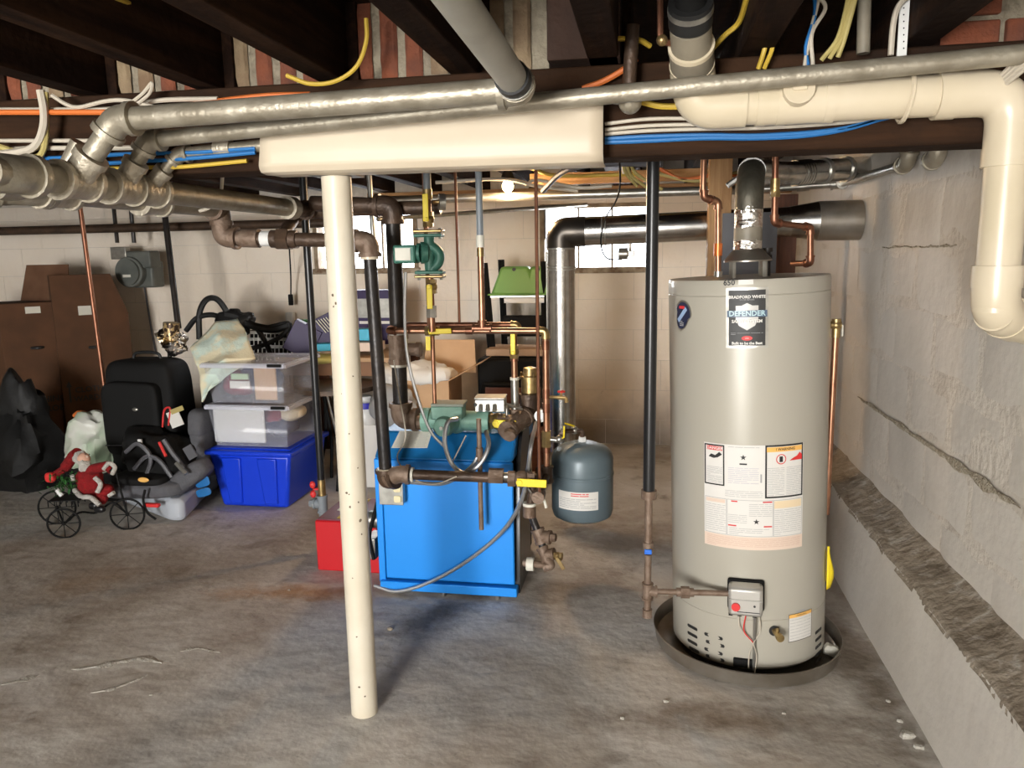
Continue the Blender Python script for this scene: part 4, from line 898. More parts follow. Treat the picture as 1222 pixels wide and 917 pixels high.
# brass air separator
ar = thing('air_separator', 'brass cylindrical air separator behind the copper riser over the boiler', 'air separator', at(633, 480, Ys+.16))
c = at(633, 485, Ys+.16); zt_ = at(633, 452, Ys+.16).z; mb = MB().lathe([(.02, 0), (.042, .01), (.042, zt_-c.z), (.047, zt_-c.z), (.047, zt_-c.z+.012), (.035, zt_-c.z+.016), (.030, zt_-c.z+.05), (.012, zt_-c.z+.055)], c); mb.build('body', m_brass, ar)
for k in range(6): a = k*PI/3; MB().cyl(c+V((.04*math.cos(a), .04*math.sin(a), zt_-c.z)), c+V((.04*math.cos(a), .04*math.sin(a), zt_-c.z+.03)), .006, seg=6).build('bolt', m_brass, ar)
gg = thing('pressure_gauge', 'white faced round pressure gauge right of the brass fittings', 'gauge', at(645, 497, Ys-.05)); c = at(645, 497, Ys-.05); MB().cyl(c, c+V((0, .03, 0)), .027, seg=28).build('case', m_galv, gg); MB().cyl(c, c-V((0, .002, 0)), .024, seg=28).build('dial', m_white, gg); MB().box(c-V((.004, .003, -.004)), (.003, .002, .02)).build('needle', m_redp, gg)
# ---- copper headers, risers
Yh = 3.18
ch = thing('copper_header', 'horizontal copper header pipe with yellow valve running across above boiler', 'pipe', at(560, 394, Yh))
h0, h1, h2 = at(464, 395, Yh), at(651, 395, Yh), at(655, 500, Yh); h0.z = h1.z = (h0.z+h1.z)/2
MB().cyl(h0, h1, .0135, seg=16).build('pipe', m_copper, ch); elbow(ch, h0, h1, h0+V((0, .3, 0)), .0135, m_copperd); elbow(ch, h1, h0, h1-V((0, 0, 1)), .0135, m_brass)
xv = h1.x; zz = lambda y: at(653, y, Yh).z
MB().cyl(h1, (xv, Yh, zz(560)), .0135, seg=16).build('pipe', m_copper, ch)
for y in (412, 470, 487, 535): coupling(ch, (xv, Yh, zz(y)), (0, 0, 1), .0135, m_copperd, .04, 1.2)
coupling(ch, (xv, Yh, zz(524)), (0, 0, 1), .016, m_brass, .07, 1.35, 'check_valve', True)
valve(ch, at(516, 395, Yh), (1, 0, 0), .015, m_brass, hdir=(1, 0, .03), hl=.10, L=.03); coupling(ch, at(560, 395, Yh), (1, 0, 0), .0135, m_copperd, .03, 1.2)
# hose bib with red handle
c = V((xv, Yh, zz(474))); bb_ = MB().cyl(c, c+V((.075, -.01, 0)), .007, seg=10); bb_.tube(fillet([c+V((.05, -.01, 0)), c+V((.085, -.01, 0)), c+V((.088, -.01, -.02))], .01), .009, 10); bb_.cyl(c+V((.065, -.01, 0)), c+V((.065, -.01, .022)), .005, seg=8); bb_.build('hose_bib', m_brass, ch)
hb = MB()
for k in range(5): a = k*2*PI/5; hb.sup(c+V((.065+.011*math.cos(a), -.01+.011*math.sin(a), .026)), (.007, .007, .005), 1, seg=8, rings=6)
hb.build('red_handle', m_redp, ch)
c = V((xv, Yh, zz(524))); MB().cyl(c, c+V((.05, 0, -.005)), .012).build('branch', m_galv, ch); q = c+V((.055, 0, 0)); MB().sup(q, (.018, .018, .018), 1, seg=12, rings=8).build('valve_body', m_galv, ch); MB().tube([q, q+V((.02, -.01, .01)), q+V((.022, -.01, .06))], .004, 6).build('lever', m_yel, ch)
# tee down to pump elbow with relief
c = V((xv-.0, Yh, zz(566))); tee(ch, c, (0, 0, 1), (-1, 0, 0), .018, m_rustd, 1.4, .035)
cc = at(643, 592, 3.02); MB().cyl(c, cc, .016).build('nipple', m_rustd, ch); MB().cyl(cc+V((0, .03, 0)), cc-V((0, .03, 0)), .026, seg=18).build('round_plug', m_rust, ch); MB().tube([cc+V((-.03, -.0, .01)), cc+V((-.045, 0, .03))], .004, 6).build('bleeder', m_galv, ch)
MB().cyl(cc+V((.02, 0, -.01)), cc+V((.03, 0, -.05)), .006).build('pin', m_label, ch)
sh2 = thing('second_copper_header', 'shorter copper pipe just behind and above the front header', 'pipe', at(550, 388, Yh+.12))
k0, k1 = at(482, 388, Yh+.12), at(618, 388, Yh+.12); k0.z = k1.z = (k0.z+k1.z)/2; MB().cyl(k0, k1, .0125, seg=14).build('pipe', m_copperd, sh2); elbow(sh2, k1, k0, k1-V((0, 0, 1)), .0125, m_brass)
MB().cyl(k1, (u3.x, u3.y, u3.z) , .0125).build('drop', m_copper, sh2)
# pex risers
def riser(px0, px1, ysplit, yend, Y, name, label, r=.0135):
    t = thing(name, label, 'pipe', at(px1, yend, Y)); p0, p1 = at(px0, 185, Y), at(px1, yend, Y); x = (p0.x+p1.x)/2
    zs_ = at(px1, ysplit, Y).z
    MB().cyl((x, Y, ZJ+.02), (x, Y, zs_), r*1.05, seg=14).build('plastic_pipe', m_pex, t); MB().cyl((x, Y, zs_), (x, Y, p1.z), r, seg=14).build('copper_pipe', m_copper, t)
    coupling(t, (x, Y, zs_), (0, 0, 1), r, m_label, .05, 1.25, 'adapter'); coupling(t, (x, Y, zs_-.045), (0, 0, 1), r, m_brass, .035, 1.15); tee(t, (x, Y, p1.z), (1, 0, 0), (0, 0, 1), .0135, m_copperd, 1.25, .04); return t
riser(569, 577, 288, 392, Yh, 'heating_riser', 'grey plastic riser changing to copper right of the small green pump')
# small green pump
Yp = 3.14
p0 = at(510, 200, Yp); p1 = at(516, 392, Yp); xp = (at(512, 300, Yp).x+p1.x)/2+.0
def PZ(y): return at(514, y, Yp).z
t = thing('pump_riser', 'riser with yellow valves above and below the small dark green pump', 'pipe', (xp, Yp, PZ(392)))
MB().cyl((xp, Yp, ZJ), (xp, Yp, PZ(232)), .0155).build('plastic_pipe', m_pex, t); coupling(t, (xp, Yp, PZ(232)), (0, 0, 1), .016, m_brass, .04, 1.2)
MB().cyl((xp, Yp, PZ(232)), (xp, Yp, PZ(272)), .014).build('pipe', m_copper, t); valve(t, (xp, Yp, PZ(262)), (0, 0, 1), .016, m_brass, hdir=(0, 0, 1), hl=.11, L=.03)
for y in (276, 330): MB().box((xp, Yp, PZ(y)), (.125, .06, .012)).build('flange', m_brass, t, bevel=.004)
MB().cyl((xp, Yp, PZ(330)), (xp, Yp, h0.z), .014).build('pipe', m_copper, t); valve(t, (xp+.004, Yp, PZ(342)), (0, 0, 1), .016, m_brass, hdir=(0, 0, -1), hl=.10, L=.03); coupling(t, (xp, Yp, PZ(372)), (0, 0, 1), .016, m_galv, .05, 1.4, 'union', True)
pm = thing('zone_pump', 'small dark green circulator pump between two flanges, upright pipe left of bare bulb', 'pump', (xp, Yp, PZ(303)))
for y in (281, 325): MB().box((xp, Yp, PZ(y)), (.12, .055, .014)).build('flange', m_green, pm, bevel=.004)
for y in (279, 328):
    for s in (-1, 1): MB().cyl((xp+s*.048, Yp-.0, PZ(y)-.022), (xp+s*.048, Yp, PZ(y)+.022), .007, seg=6).build('bolt', m_galv, pm)
vb = MB().cyl((xp, Yp, PZ(325)), (xp, Yp, PZ(281)), .022, seg=18); cz = PZ(306)
vb.tube(fillet([V((xp, Yp, PZ(285))), V((xp+.0, Yp, PZ(292))), V((xp+.045, Yp, PZ(302))), V((xp+.040, Yp, PZ(314))), V((xp+.005, Yp, PZ(322)))], .03), .021, 14); vb.build('volute', m_green, pm)
vm = MB().cyl((xp-.01, Yp-.0, cz+.015), (xp-.035, Yp-.01, cz+.015), .045, seg=24); vm.cyl((xp-.035, Yp, cz+.015), (xp-.05, Yp, cz+.015), .040, seg=24); vm.build('motor_flange', m_green, pm)
MB().box((xp-.095, Yp-.01, PZ(303)), (.095, .085, .075)).build('motor', m_green, pm, bevel=.008); MB().box((xp-.098, Yp-.055, PZ(303)), (.065, .003, .05)).build('rating_label', m_label, pm)
# pressure dial next to it
c = at(527, 241, Yp+.05); g = thing('dial_thermometer', 'round grey backed dial on riser above the small green pump', 'gauge', c); MB().cyl(c-V((.012, 0, 0)), c+V((.012, .01, 0)), .034, seg=28).build('case', m_galv, g); MB().cyl(c-V((.035, 0, 0)), c, .008).build('stem', m_brass, g)
# thin copper tubes
def thin(px0, px1, y1, Y, label, name='thin_copper_tube', r=.006, m=m_copperd):
    p = at(px0, 190, Y); q = at(px1, y1, Y); x = (p.x+q.x)/2; o = MB().cyl((x, Y, ZJ+.02), (x, Y, q.z), r, seg=10).build(name, m); return tag(o, label, 'pipe')
thin(543, 548, 385, Yh+.12, 'thin brown copper tube ending on the rear header with small knob')
thin(637, 646, 590, 3.0, 'long thin brown tube passing in front of shiny flue down to relief plug', r=.007)
thin(505, 513, 392, Yp+.08, 'copper tube directly behind the small green pump', r=.010, m=m_copper)
o = MB().cyl(at(516, 400, Yh+.03), V((at(516, 400, Yh+.03).x, Yh+.03, at(520, 492, Yh+.03).z)), .009); tag(o.build('copper_tube', m_copper), 'copper tube below the front header with yellow tag, left one', 'pipe')
o = MB().box(at(511, 410, Yh), (.02, .006, .06)); tag(o.build('valve_tag', m_yel), 'small yellow handle hanging below the front header valve', 'handle')
# ---- expansion tank
Yt = 3.42; c = at(695, 575, Yt); rt = .141
xt = thing('expansion_tank', 'slate blue-grey expansion tank hanging right of boiler', 'tank', (c.x, Yt, at(695, 622, Yt).z))
zb2, zt2 = at(695, 621, Yt).z+.012, at(695, 527, Yt).z; hh_ = zt2-zb2
MB().lathe([(.01, 0), (.05, .001), (.11, .008), (.133, .022), (rt, .05), (rt, hh_*.58), (rt+.003, hh_*.59), (rt+.003, hh_*.61), (rt, hh_*.62), (rt, hh_*.80), (.132, hh_*.875), (.11, hh_*.93), (.06, hh_*.985), (.01, hh_)], (c.x, Yt, zb2), seg=56).build('vessel', m_tank, xt)
MB().cyl((c.x-.0, Yt, zt2-.002), (c.x, Yt, zt2+.022), .018, seg=6).build('connection_nut', m_white, xt)
p = V((c.x, Yt, zt2+.03)); MB().tube(fillet([p-V((0, 0, .01)), p+V((0, 0, .02)), p+V((-.09, -.03, .022)), V((xv+.06, Yh+.02, zz(520)))], .02), .011, 10).build('connecting_pipe', m_rustd, xt)
MB().sup(p+V((-.035, -.005, .022)), (.02, .018, .018), 1, seg=12, rings=8).build('valve_body', m_galv, xt); MB().tube([p+V((-.035, 0, .04)), p+V((-.08, -.01, .055))], .004, 6).build('lever', m_yel, xt)
MB().cyl((c.x, Yt, zb2-.012), (c.x, Yt, zb2+.004), .012).build('air_stem', m_galv, xt)
def tm(u, v, th0=math.atan2(at(689, 597, Yt-rt).x-c.x, rt), z0=at(689, 599, Yt-rt).z, k=.0015): th = th0+u/rt; return V((c.x+(rt+k)*math.sin(th), Yt-(rt+k)*math.cos(th), z0+v))
tl = patch(tm, -.095, .095, -.042, .042, 'label_sheet', m_paper, xt, 14); lines(lambda u, v: tm(u, v, k=.002), -.09, .085, -.036, .012, 6, 'fine_print', m_inkg, tl, .0025, 21); lines(lambda u, v: tm(u, v, k=.002), -.03, .05, .018, .036, 2, 'red_print', m_redp, tl, .004, 22)
# ---- vertical gauge pipe in front of boiler
t = thing('hanging_probe_pipe', 'thin grey pipe hanging down in front of blue boiler panel', 'pipe', at(572, 632, 3.08))
xx = at(573, 570, 3.08).x; MB().cyl((xx, 3.08, at(572, 632, 3.08).z), (xx, 3.08, at(571, 500, 3.08).z), .0105).build('pipe', m_rust, t); coupling(t, (xx, 3.08, at(571, 540, 3.08).z), (0, 0, 1), .011, m_rust, .04, 1.4)
# armored conduits
def flex(name, label, pts, r=.009, m=m_flex):
    o = MB().tube(smooth_path(pts, 8), r, 8).build(name, m); tag(o, label, 'conduit'); return o
flex('armored_conduit', 'silver armored conduit drooping from pale green pump across boiler to junction box', [at(546, 500, 3.14), at(534, 505, 3.10), at(531, 530, 3.08), at(540, 555, 3.08), at(556, 565, 3.06), at(574, 552, 3.07), at(583, 532, 3.1), at(580, 515, 3.16)], .010)
flex('armored_conduit', 'silver armored conduit sweeping from boiler right side across front panel to lower left', [at(640, 505, 3.2), at(634, 530, 3.06), at(630, 560, 3.05), at(622, 598, 3.07), at(600, 634, 3.1), at(560, 668, 3.12), at(515, 694, 3.13), at(475, 706, 3.14), at(447, 699, 3.16)], .009)
flex('armored_conduit', 'silver armored conduit coming down past small green pump to larger pump', [at(484, 325, 3.1), at(483, 380, 3.12), at(487, 430, 3.14), at(500, 480, 3.14), at(514, 515, 3.13), at(530, 533, 3.14)], .007)
flex('armored_conduit', 'silver armored conduit running level from outlet box below brown return pipe', [at(482, 575, 3.10), at(505, 577, 3.08), at(530, 577, 3.06), at(552, 566, 3.06), at(566, 553, 3.1), at(574, 535, 3.12)], .009)
cable('thermostat_wire', 'thin white wire hanging from outlet box up to the supply pipe', 'wire', [at(470, 430, 3.2), at(476, 470, 3.18), at(484, 520, 3.12), at(474, 545, 3.14), at(483, 562, 3.1), at(500, 575, 2.95), at(520, 578, 2.95), at(545, 569, 2.95)], .003, m_wirew)
cable('thermostat_wire', 'thin white wire below the pale green pump on the blue hood', 'wire', [at(556, 520, 3.15), at(546, 540, 3.12), at(538, 555, 3.12)], .003, m_wirew)
# ================================================================ SECONDARY PIPES
def straight(name, label, p, q, r, m, cat='pipe', seg=14, group=None):
    o = MB().cyl(p, q, r, seg=seg).build(name, m); return tag(o, label, cat, group)
g = thing('level_conduit', 'long level galvanized pipe just below joists in front of the windows, fitting to right wall', 'pipe', at(700, 232, 4.35))
a, b = at(440, 240, 4.35), at(905, 226, 4.35); MB().cyl(a, b, .024, seg=18).build('pipe', m_galv, g)
b2 = V((XR-.06, 4.3, at(1012, 219, 4.3).z)); MB().cyl(b, b2, .020, seg=16).build('pipe', m_galv, g)
coupling(g, b+(b2-b)*.55, b2-b, .021, m_galv, .06, 1.3)
b3 = on(0, XR-.06, 1082, 196); elbow(g, b2, b, b3, .020, m_galv, 1.3); MB().cyl(b2, b3, .018, seg=16).build('pipe', m_galv, g)
b4 = V((XR-.055, b3.y-.02, b3.z))+V((.0, -.05, .16)); elbow(g, b3, b2, b4, .022, m_silver, 1.4, .05); MB().cyl(b3, b4, .021).build('pipe', m_silver, g)
g2 = thing('wall_conduit', 'short silver pipe with capped elbow beside right wall below beam end', 'pipe', on(0, XR-.06, 1118, 190))
c = on(0, XR-.05, 1118, 188); elbow(g2, c, c+V((0, -.05, .16)), c+V((0, .5, -.05)), .022, m_silver, 1.4, .05); MB().cyl(c, c+V((0, -.05, .16)), .021).build('pipe', m_silver, g2)
straight('thin_conduit', 'thin grey conduit sloping under the level pipe above right window', at(450, 262, 4.6), at(700, 244, 6.06), .014, m_galv)
straight('grey_conduit', 'thin grey conduit dropping behind cream column top to the left window', at(437, 160, 4.0), at(446, 290, 4.0), .014, m_galv)
Yw = 5.5
straight('wall_gas_pipe', 'thick black iron pipe running level along left part of the back wall', V((XL+.5, Yw, at(200, 271, Yw).z)), V((at(395, 270, Yw).x, Yw, at(200, 271, Yw).z)), .034, m_rustd)
g = thing('meter_pipe', 'thin black iron pipe above gas meter, broken by two drops', 'pipe', at(150, 240, 5.75))
z = at(100, 237, 5.75).z; x0, x1, x2, x3 = [at(p, 237, 5.75).x for p in (-30, 117, 147, 214)]
MB().cyl((x0, 5.75, z), (x1, 5.75, z), .026).build('pipe', m_iron, g); MB().cyl((x2, 5.75, z), (x3, 5.75, z), .026).build('pipe', m_iron, g)
for x in (x1, x2, x3): MB().sup((x, 5.75, z), (.045, .045, .045), 1, seg=12, rings=8).build('elbow', m_iron, g)
MB().cyl((at(66, 237, 5.75).x, 5.75, z), (at(58, 215, 5.75).x, 5.75, z+.16), .03).build('drop', m_iron, g)
mz = at(155, 320, 5.8)
for k, (xa, ya, xb, yb) in enumerate(((x1, z, at(141, 290, 5.75).x, at(141, 290, 5.75).z), (x2+.12, z, at(161, 290, 5.75).x, at(161, 290, 5.75).z))):
    bent(g, [V((xa, 5.75, ya+.02)), V((xb-.04*(1-k)*0, 5.74, ya+.02)), V((xb, 5.74, yb+.12)), V((xb, 5.74, yb))], .016, m_iron, .05, 10)
mt = thing('gas_meter', 'grey green round gas meter hanging on the back wall above cardboard boxes', 'gas meter', at(157, 345, 5.75))
c = at(153, 325, 5.72); m_meter = mat('meter_grey', (.10, .11, .10), .5, .2, (.14, .145, .13), 9, .1)
MB().cyl(c, c+V((0, .16, 0)), .125, seg=36).build('drum', m_meter, mt, bevel=.01); MB().cyl(c-V((0, .02, 0)), c, .105, seg=36).build('front_cover', m_meter, mt)
MB().box(c+V((.06, .10, .10)), (.26, .14, .14)).build('top_box', m_meter, mt, bevel=.015); MB().box(c+V((.08, .14, -.02)), (.20, .16, .22)).build('rear_body', m_meter, mt, bevel=.02)
MB().box(c+V((-.09, .05, .155)), (.14, .06, .10)).build('index_window', m_galv, mt, bevel=.005); MB().box(c+V((.0, -.023, -.03)), (.07, .004, .022)).build('number_plate', m_label, mt)
straight('leaning_black_pipe', 'thin black iron pole leaning against back wall right of the gas meter', at(193, 225, 5.3), at(213, 392, 5.1), .022, m_iron).data
p, q = at(94, 235, 4.6), at(132, 520, 4.6); q = p+(q-p)*(p.z/(p.z-q.z)); straight('thin_red_pipe', 'thin reddish copper tube in front of the cardboard boxes', p, q, .015, m_copperd)
g = thing('gas_pole', 'slim black gas pipe with red valve between blue tub and cream column', 'pipe', at(379, 615, 3.6)); Yq = 3.6
x = (at(366, 215, Yq).x+at(379, 570, Yq).x)/2; zz = lambda y: at(375, y, Yq).z
MB().cyl((x, Yq, ZJ), (x, Yq, zz(572)), .019, seg=16).build('pipe', m_blackg, g); MB().cyl((x, Yq, zz(572)), (x, Yq, zz(592)), .020).build('brass_nipple', m_brass, g)
tee(g, (x, Yq, zz(601)), (0, 0, 1), (-1, 0, 0), .018, m_pex, 1.4, .045); coupling(g, (x-.045, Yq, zz(601)), (1, 0, 0), .014, m_pex, .05, 1.4, 'plug', True); MB().cyl((x, Yq, zz(610)), (x, Yq, zz(622)), .022).build('cap', m_pex, g)
hv = MB()
for k in (-1, 1): hv.sup((x-.04, Yq-.02, zz(583)+k*.025), (.016, .012, .020), 1, seg=10, rings=6)
hv.cyl((x-.04, Yq-.02, zz(583)), (x, Yq, zz(583)), .006); hv.build('red_handle', m_redp, g)
g = thing('black_riser', 'black fittings crossing behind cream column top, joined to brown pipe', 'pipe', at(350, 280, 3.2))
MB().tube([at(332, 290, 3.0), at(350, 262, 3.3), at(372, 245, 3.32)], .028, 14).build('pipe', m_rustd, g); 
# ================================================================ LIGHT BULB
Yb = 4.3; c = at(606, 222, Yb)
bl = thing('light_bulb', 'lit bare bulb in black socket under joists right of cream column', 'light bulb', c)
mb_ = mat('lit_bulb', (1, .8, .5), .5, emit=(1, .72, .38), estr=60)
MB().lathe([(.004, -.034), (.018, -.031), (.030, -.012), (.031, .004), (.022, .024), (.014, .038)], c, seg=24).build('glass_bulb', mb_, bl)
MB().lathe([(.042, .034), (.040, .040), (.022, .085), (.014, .10), (.010, .15)], c, seg=24).build('socket', m_black, bl)
lamp('bulb_light', 'POINT', c-V((0, 0, .05)), 45, (1, .66, .36), shadow_soft_size=.08)
# timbers behind
t = tag(MB().bb(V((at(632, 210, 4.6).x, 4.6, at(650, 221, 4.6).z)), V((at(860, 210, 4.6).x, 4.64, at(650, 207, 4.6).z))).build('cross_board', m_woodx, bevel=.003), 'honey coloured board lit by bare bulb, level above galvanized pipe', 'timber')
p0, p1 = at(846, 235, 3.9), at(876, 235, 3.9)
tag(MB().bb((p0.x, 3.9, 0), (p1.x-.01, 4.0, ZJ+.1)).build('timber_post', m_wood, bevel=.004), 'yellow square timber post standing right behind the water heater', 'post')
p0, p1 = at(926, 300, 4.3), at(950, 300, 4.3)
tag(MB().bb((p0.x, 4.3, 0), (p1.x, 4.38, at(930, 232, 4.3).z)).build('red_timber_post', m_redwood, bevel=.004), 'dark red timber post behind right side of heater top', 'post')
tag(MB().bb(at(862, 255, 3.88), at(925, 330, 3.86)+V((0, -.01, 0))).build('upright_board', m_dgrey), 'dark grey upright panel behind foil wrapped flue', 'panel')
# electrical box & cables behind
t = MB().box(at(737, 182, 3.75), (.15, .08, .018)); tag(t.build('junction_box_cover', m_white), 'small white cover plate fixed below joists right of sleeve end', 'cover plate')
for i, pts in enumerate(([(742, 183), (746, 205), (760, 222)], [(746, 183), (752, 208), (772, 224)], [(750, 183), (758, 206), (790, 226)], [(744, 184), (744, 196), (744, 206)])):
    cable('branch_cable', ['leftmost olive cable dropping from the small white cover plate', 'second olive cable dropping from the small white cover plate', 'longest olive cable from the small white cover plate, curving right', 'short white tab hanging from the small white cover plate'][i], 'cable', [at(x, y, 3.72+.08*k) for k, (x, y) in enumerate(pts)], .008, m_wireg if i < 3 else m_white, 'cables below the white cover plate')
flex('black_hose', 'black arched cable rising from level pipe left of the white cover plate', [at(648, 228, 3.9), at(668, 208, 3.6), at(690, 199, 3.4), at(725, 195, 3.3), at(790, 196, 3.2)], .013, m_dgrey)
cable('thin_cable', 'thin black cord hanging before right window down to the motor', 'cord', [at(739, 190, 3.0), at(740, 220, 3.2), at(735, 240, 3.5), at(722, 262, 3.9), at(717, 290, 3.95), at(724, 308, 3.95), at(742, 310, 3.95)], .004, m_black)
d = MB().cyl(at(738, 303, 3.95), at(742, 303, 3.95)+V((.03, 0, 0)), .03, seg=18); d.box(at(750, 303, 3.97), (.06, .05, .03)); d.cyl(at(752, 290, 4.0), at(752, 303, 4.0), .008); tag(d.build('flue_damper_motor', m_pan, bevel=.003), 'small grey damper motor hanging under the level flue before right window', 'motor')
def wire(m, label, pts, Y, r=.006, g=None, nm='cable'):
    return cable(nm, label, 'cable', [at(p[0], p[1], p[2] if len(p) > 2 else Y) for p in pts], r, m, g)
YW = 2.155
wire(m_wirew, 'thick white cable along beam front, far left above the silver main', [(-20, 131), (80, 131), (135, 130), (190, 120, 2.17), (260, 118, 2.17)], YW, .007)
wire(m_orange, 'orange cable along front of the beam at far left', [(-20, 134), (60, 134), (128, 134), (170, 133, 2.17), (300, 116, 2.17), (370, 113, 2.17)], YW-.02, .008)
wire(m_wirew, 'two white cables below the orange one, upper, far left', [(-20, 168), (90, 168), (130, 168)], YW, .006); wire(m_wirew, 'white cable below the orange one, lower, far left', [(-20, 181), (40, 177), (120, 177), (170, 176)], YW, .007)
wire(m_wireb, 'upper blue cable at left behind branch pipes', [(20, 190), (80, 188), (150, 184), (230, 182), (305, 177)], YW, .006); wire(m_wireb, 'lower blue cable at left behind branch pipes', [(28, 196), (100, 196), (180, 192), (240, 188), (305, 182)], YW, .006)
wire(m_wirey, 'yellow cable at left just below blue cables', [(110, 202), (180, 200), (220, 199), (295, 192)], YW+.01, .006)
wire(m_wirew, 'thick white cable looping down from joist at upper left corner', [(48, 108), (52, 130), (52, 150), (45, 170), (30, 180), (-15, 186)], 2.12, .012)
wire(m_wireg, 'olive cable looping beside the thick white one at upper left', [(54, 110), (55, 150), (52, 178), (42, 188), (20, 182), (-10, 172)], 2.13, .009)
wire(m_wirew, 'thin white wire curling over top of branch elbow', [(62, 114), (80, 125), (95, 128), (125, 121), (150, 120), (185, 128)], 2.13, .006)
wire(m_wirew, 'white wire loop hanging from brick bay at left', [(152, 126), (170, 112), (181, 99), (178, 112), (160, 127)], 2.12, .005)
wire(m_wirey, 'yellow cable draped below the joists across brick bay left of centre', [(437, 22, 2.1), (437, 50, 2.1), (425, 80, 2.1), (400, 97, 2.1), (370, 100, 2.1), (342, 90, 2.1)], 2.1, .006)
wire(m_wirey, 'yellow cable along joist at top left edge', [(130, -6, 1.7), (170, 10, 1.9), (213, 26, 2.05)], 2, .006)
wire(m_wirey, 'yellow cable hanging in dark bay right of slanted grey pipe', [(700, -10, 2.0), (706, 25, 2.05), (725, 44, 2.1), (760, 47, 2.15), (776, 55, 2.18)], 2.1, .007)
wire(m_orange, 'short orange cable rising behind the long silver pipe', [(695, 106), (720, 97), (746, 82), (760, 70)], 2.16, .008)
wire(m_wirey, 'yellow cable stapled on joist right of the drain inlet', [(850, 58, 2.15), (865, 42, 2.12), (882, 26, 2.1), (892, -5, 2.0)], 2.1, .007)
wire(m_wirey, 'yellow looped cable in bay above the cleanout', [(905, 82, 2.15), (912, 60, 2.13), (918, 30, 2.12), (922, 55, 2.13), (912, 82, 2.15)], 2.1, .006)
for i, pts in enumerate(([(960, 80), (966, 45), (978, -5)], [(970, 78), (969, 40), (985, 10), (975, -6)], [(964, 78), (962, 55), (972, 20), (972, -6)])): wire([m_wirew, m_wirew, m_wireb][i], ['left white wire hanging in dark bay above the cleanout', 'right white wire hanging in dark bay above the cleanout', 'light blue wire hanging between white ones above cleanout'][i], [(x, y, 2.1) for x, y in pts], 2.1, .005, 'pale wires in bay above drain')
for i in range(3): wire(m_wireg, ['leftmost olive cable curving up into dark bay by pale strip', 'middle olive cable curving up into dark bay by pale strip', 'rightmost olive cable curving up into dark bay by pale strip'][i], [(980+i*10, 72-i*2, 2.14), (1000+i*4, 45, 2.12), (1012+i*4, 0, 2.08), (1012+i*4, -8, 2.06)], 2.1, .006, 'olive cables in right bay')
wire(m_wirew, 'white cable with red mark beside the perforated strap', [(1063, 66), (1066, 30), (1072, 8), (1084, -5)], 2.1, .007)
s = MB().box(at(1078, 30, 2.12), (.022, .004, .19)); o = tag(s.build('perforated_strap', m_white), 'white perforated hanger strap dropping beside white cable at upper right', 'strap')
for k in range(8): MB().cyl(at(1078, 2+k*8, 2.12)-V((0, .003, 0)), at(1078, 2+k*8, 2.12)-V((0, .0035, 0)), .002, seg=6).build('hole', m_ink, o)
pieces = [at(1030, 64, 2.15), at(1032, -8, 2.15)]
straight('pale_strap', 'pale wooden strip hanging upright between right bays', pieces[0], pieces[1], .016, m_creamd)
for i, (ya, yb_, m, lb_) in enumerate(((148, 139, m_wirew, 'upper white cable right of sleeve below silver pipe'), (155, 146, m_wirew, 'middle white cable right of sleeve crossing beam'), (160, 152, m_wirew, 'lowest white cable right of sleeve on beam'), (166, 161, m_wireb, 'thick blue cable right of sleeve on beam'), (170, 164, m_wireb, 'thinner blue cable right of sleeve on beam'))):
    wire(m, lb_, [(722, ya, 2.185), (775, ya-6+i*1.0, 2.185), (840, (yb_+ya)/2-2, 2.185), (900, yb_+1, 2.185), (960, yb_-2, 2.185), (1010, yb_-2-i*2, 2.185), (1060, 140, 2.185), (1110, 134, 2.185)], 2.185, .005 if i < 3 else .006)
wire(m_wirey, 'short yellow cable just below silver pipe left of the cream drain', [(766, 122), (790, 127), (830, 127)], 2.17, .008)
for i in range(4): wire(m_wirew, ['lowest white cable fanning out above drain elbow at right edge', 'second lowest white cable fanning out above drain elbow', 'third white cable from below fanning above drain elbow', 'topmost white cable fanning out above drain elbow'][i], [(1150+i*4, 135, 2.19), (1190, 108-i*4, 2.1), (1235, 72-i*7, 2.0)], 2.1, .006, 'white cables fanning at right edge')
wire(m_wirew, 'white cord looped down to hook on the silver main', [(266, 182, 2.6), (265, 215, 2.6), (262, 238, 2.6), (250, 248, 2.6), (238, 252, 2.6)], 2.6, .006)
wire(m_black, 'thin black cord hanging down back wall to white socket', [(343, 240, 5.6), (345, 290, 5.7), (347, 330, 5.9), (347, 362, 5.95)], 5.6, .006)
s_ = MB().box(at(347, 358, 5.95), (.035, .03, .09)); tag(s_.build('plug', m_black, bevel=.006), 'small black plug hanging on the cord above hose coil', 'plug')
for i in range(5):
    wire([m_orange, m_wirew, m_wireg, m_wirey, m_wirew][i], ['red brown cable under joists behind heater pipe', 'white cable strung under joists behind bulb', 'olive cable strung under joists above right window', 'yellow cable strung from sleeve to bulb board', 'white cable curling beside the bulb'][i],
         [[(785, 200), (815, 214), (860, 208), (900, 214)], [(520, 218), (600, 214), (640, 222), (690, 228)], [(780, 206), (830, 216), (880, 206)], [(614, 192), (640, 203), (668, 210), (760, 208)], [(628, 224), (640, 215), (690, 224), (730, 222)]][i], 4.2, .010)
dsl = at(985, 186, 2.8)
wire(m_galv, 'slanted thin conduit over foil wrapped flue', [(868, 222), (890, 205), (920, 172)], 3.3, .012)
# ================================================================ LEFT CLUTTER
m_bag = mat('black_bag_film', (.004, .004, .004), .6, 0, None, 5, .8, 9)
def box_card(name, label, c, d, h, rz, txt=None, m=m_card, z0=0, cat='box'):
    t = thing(name, label, cat, (c[0], c[1], z0))
    R = Matrix.Rotation(rz, 3, 'Z'); MB().box((c[0], c[1], z0+h/2), (d[0], d[1], h), rz).build('carton', m, t, bevel=.004); return t, R
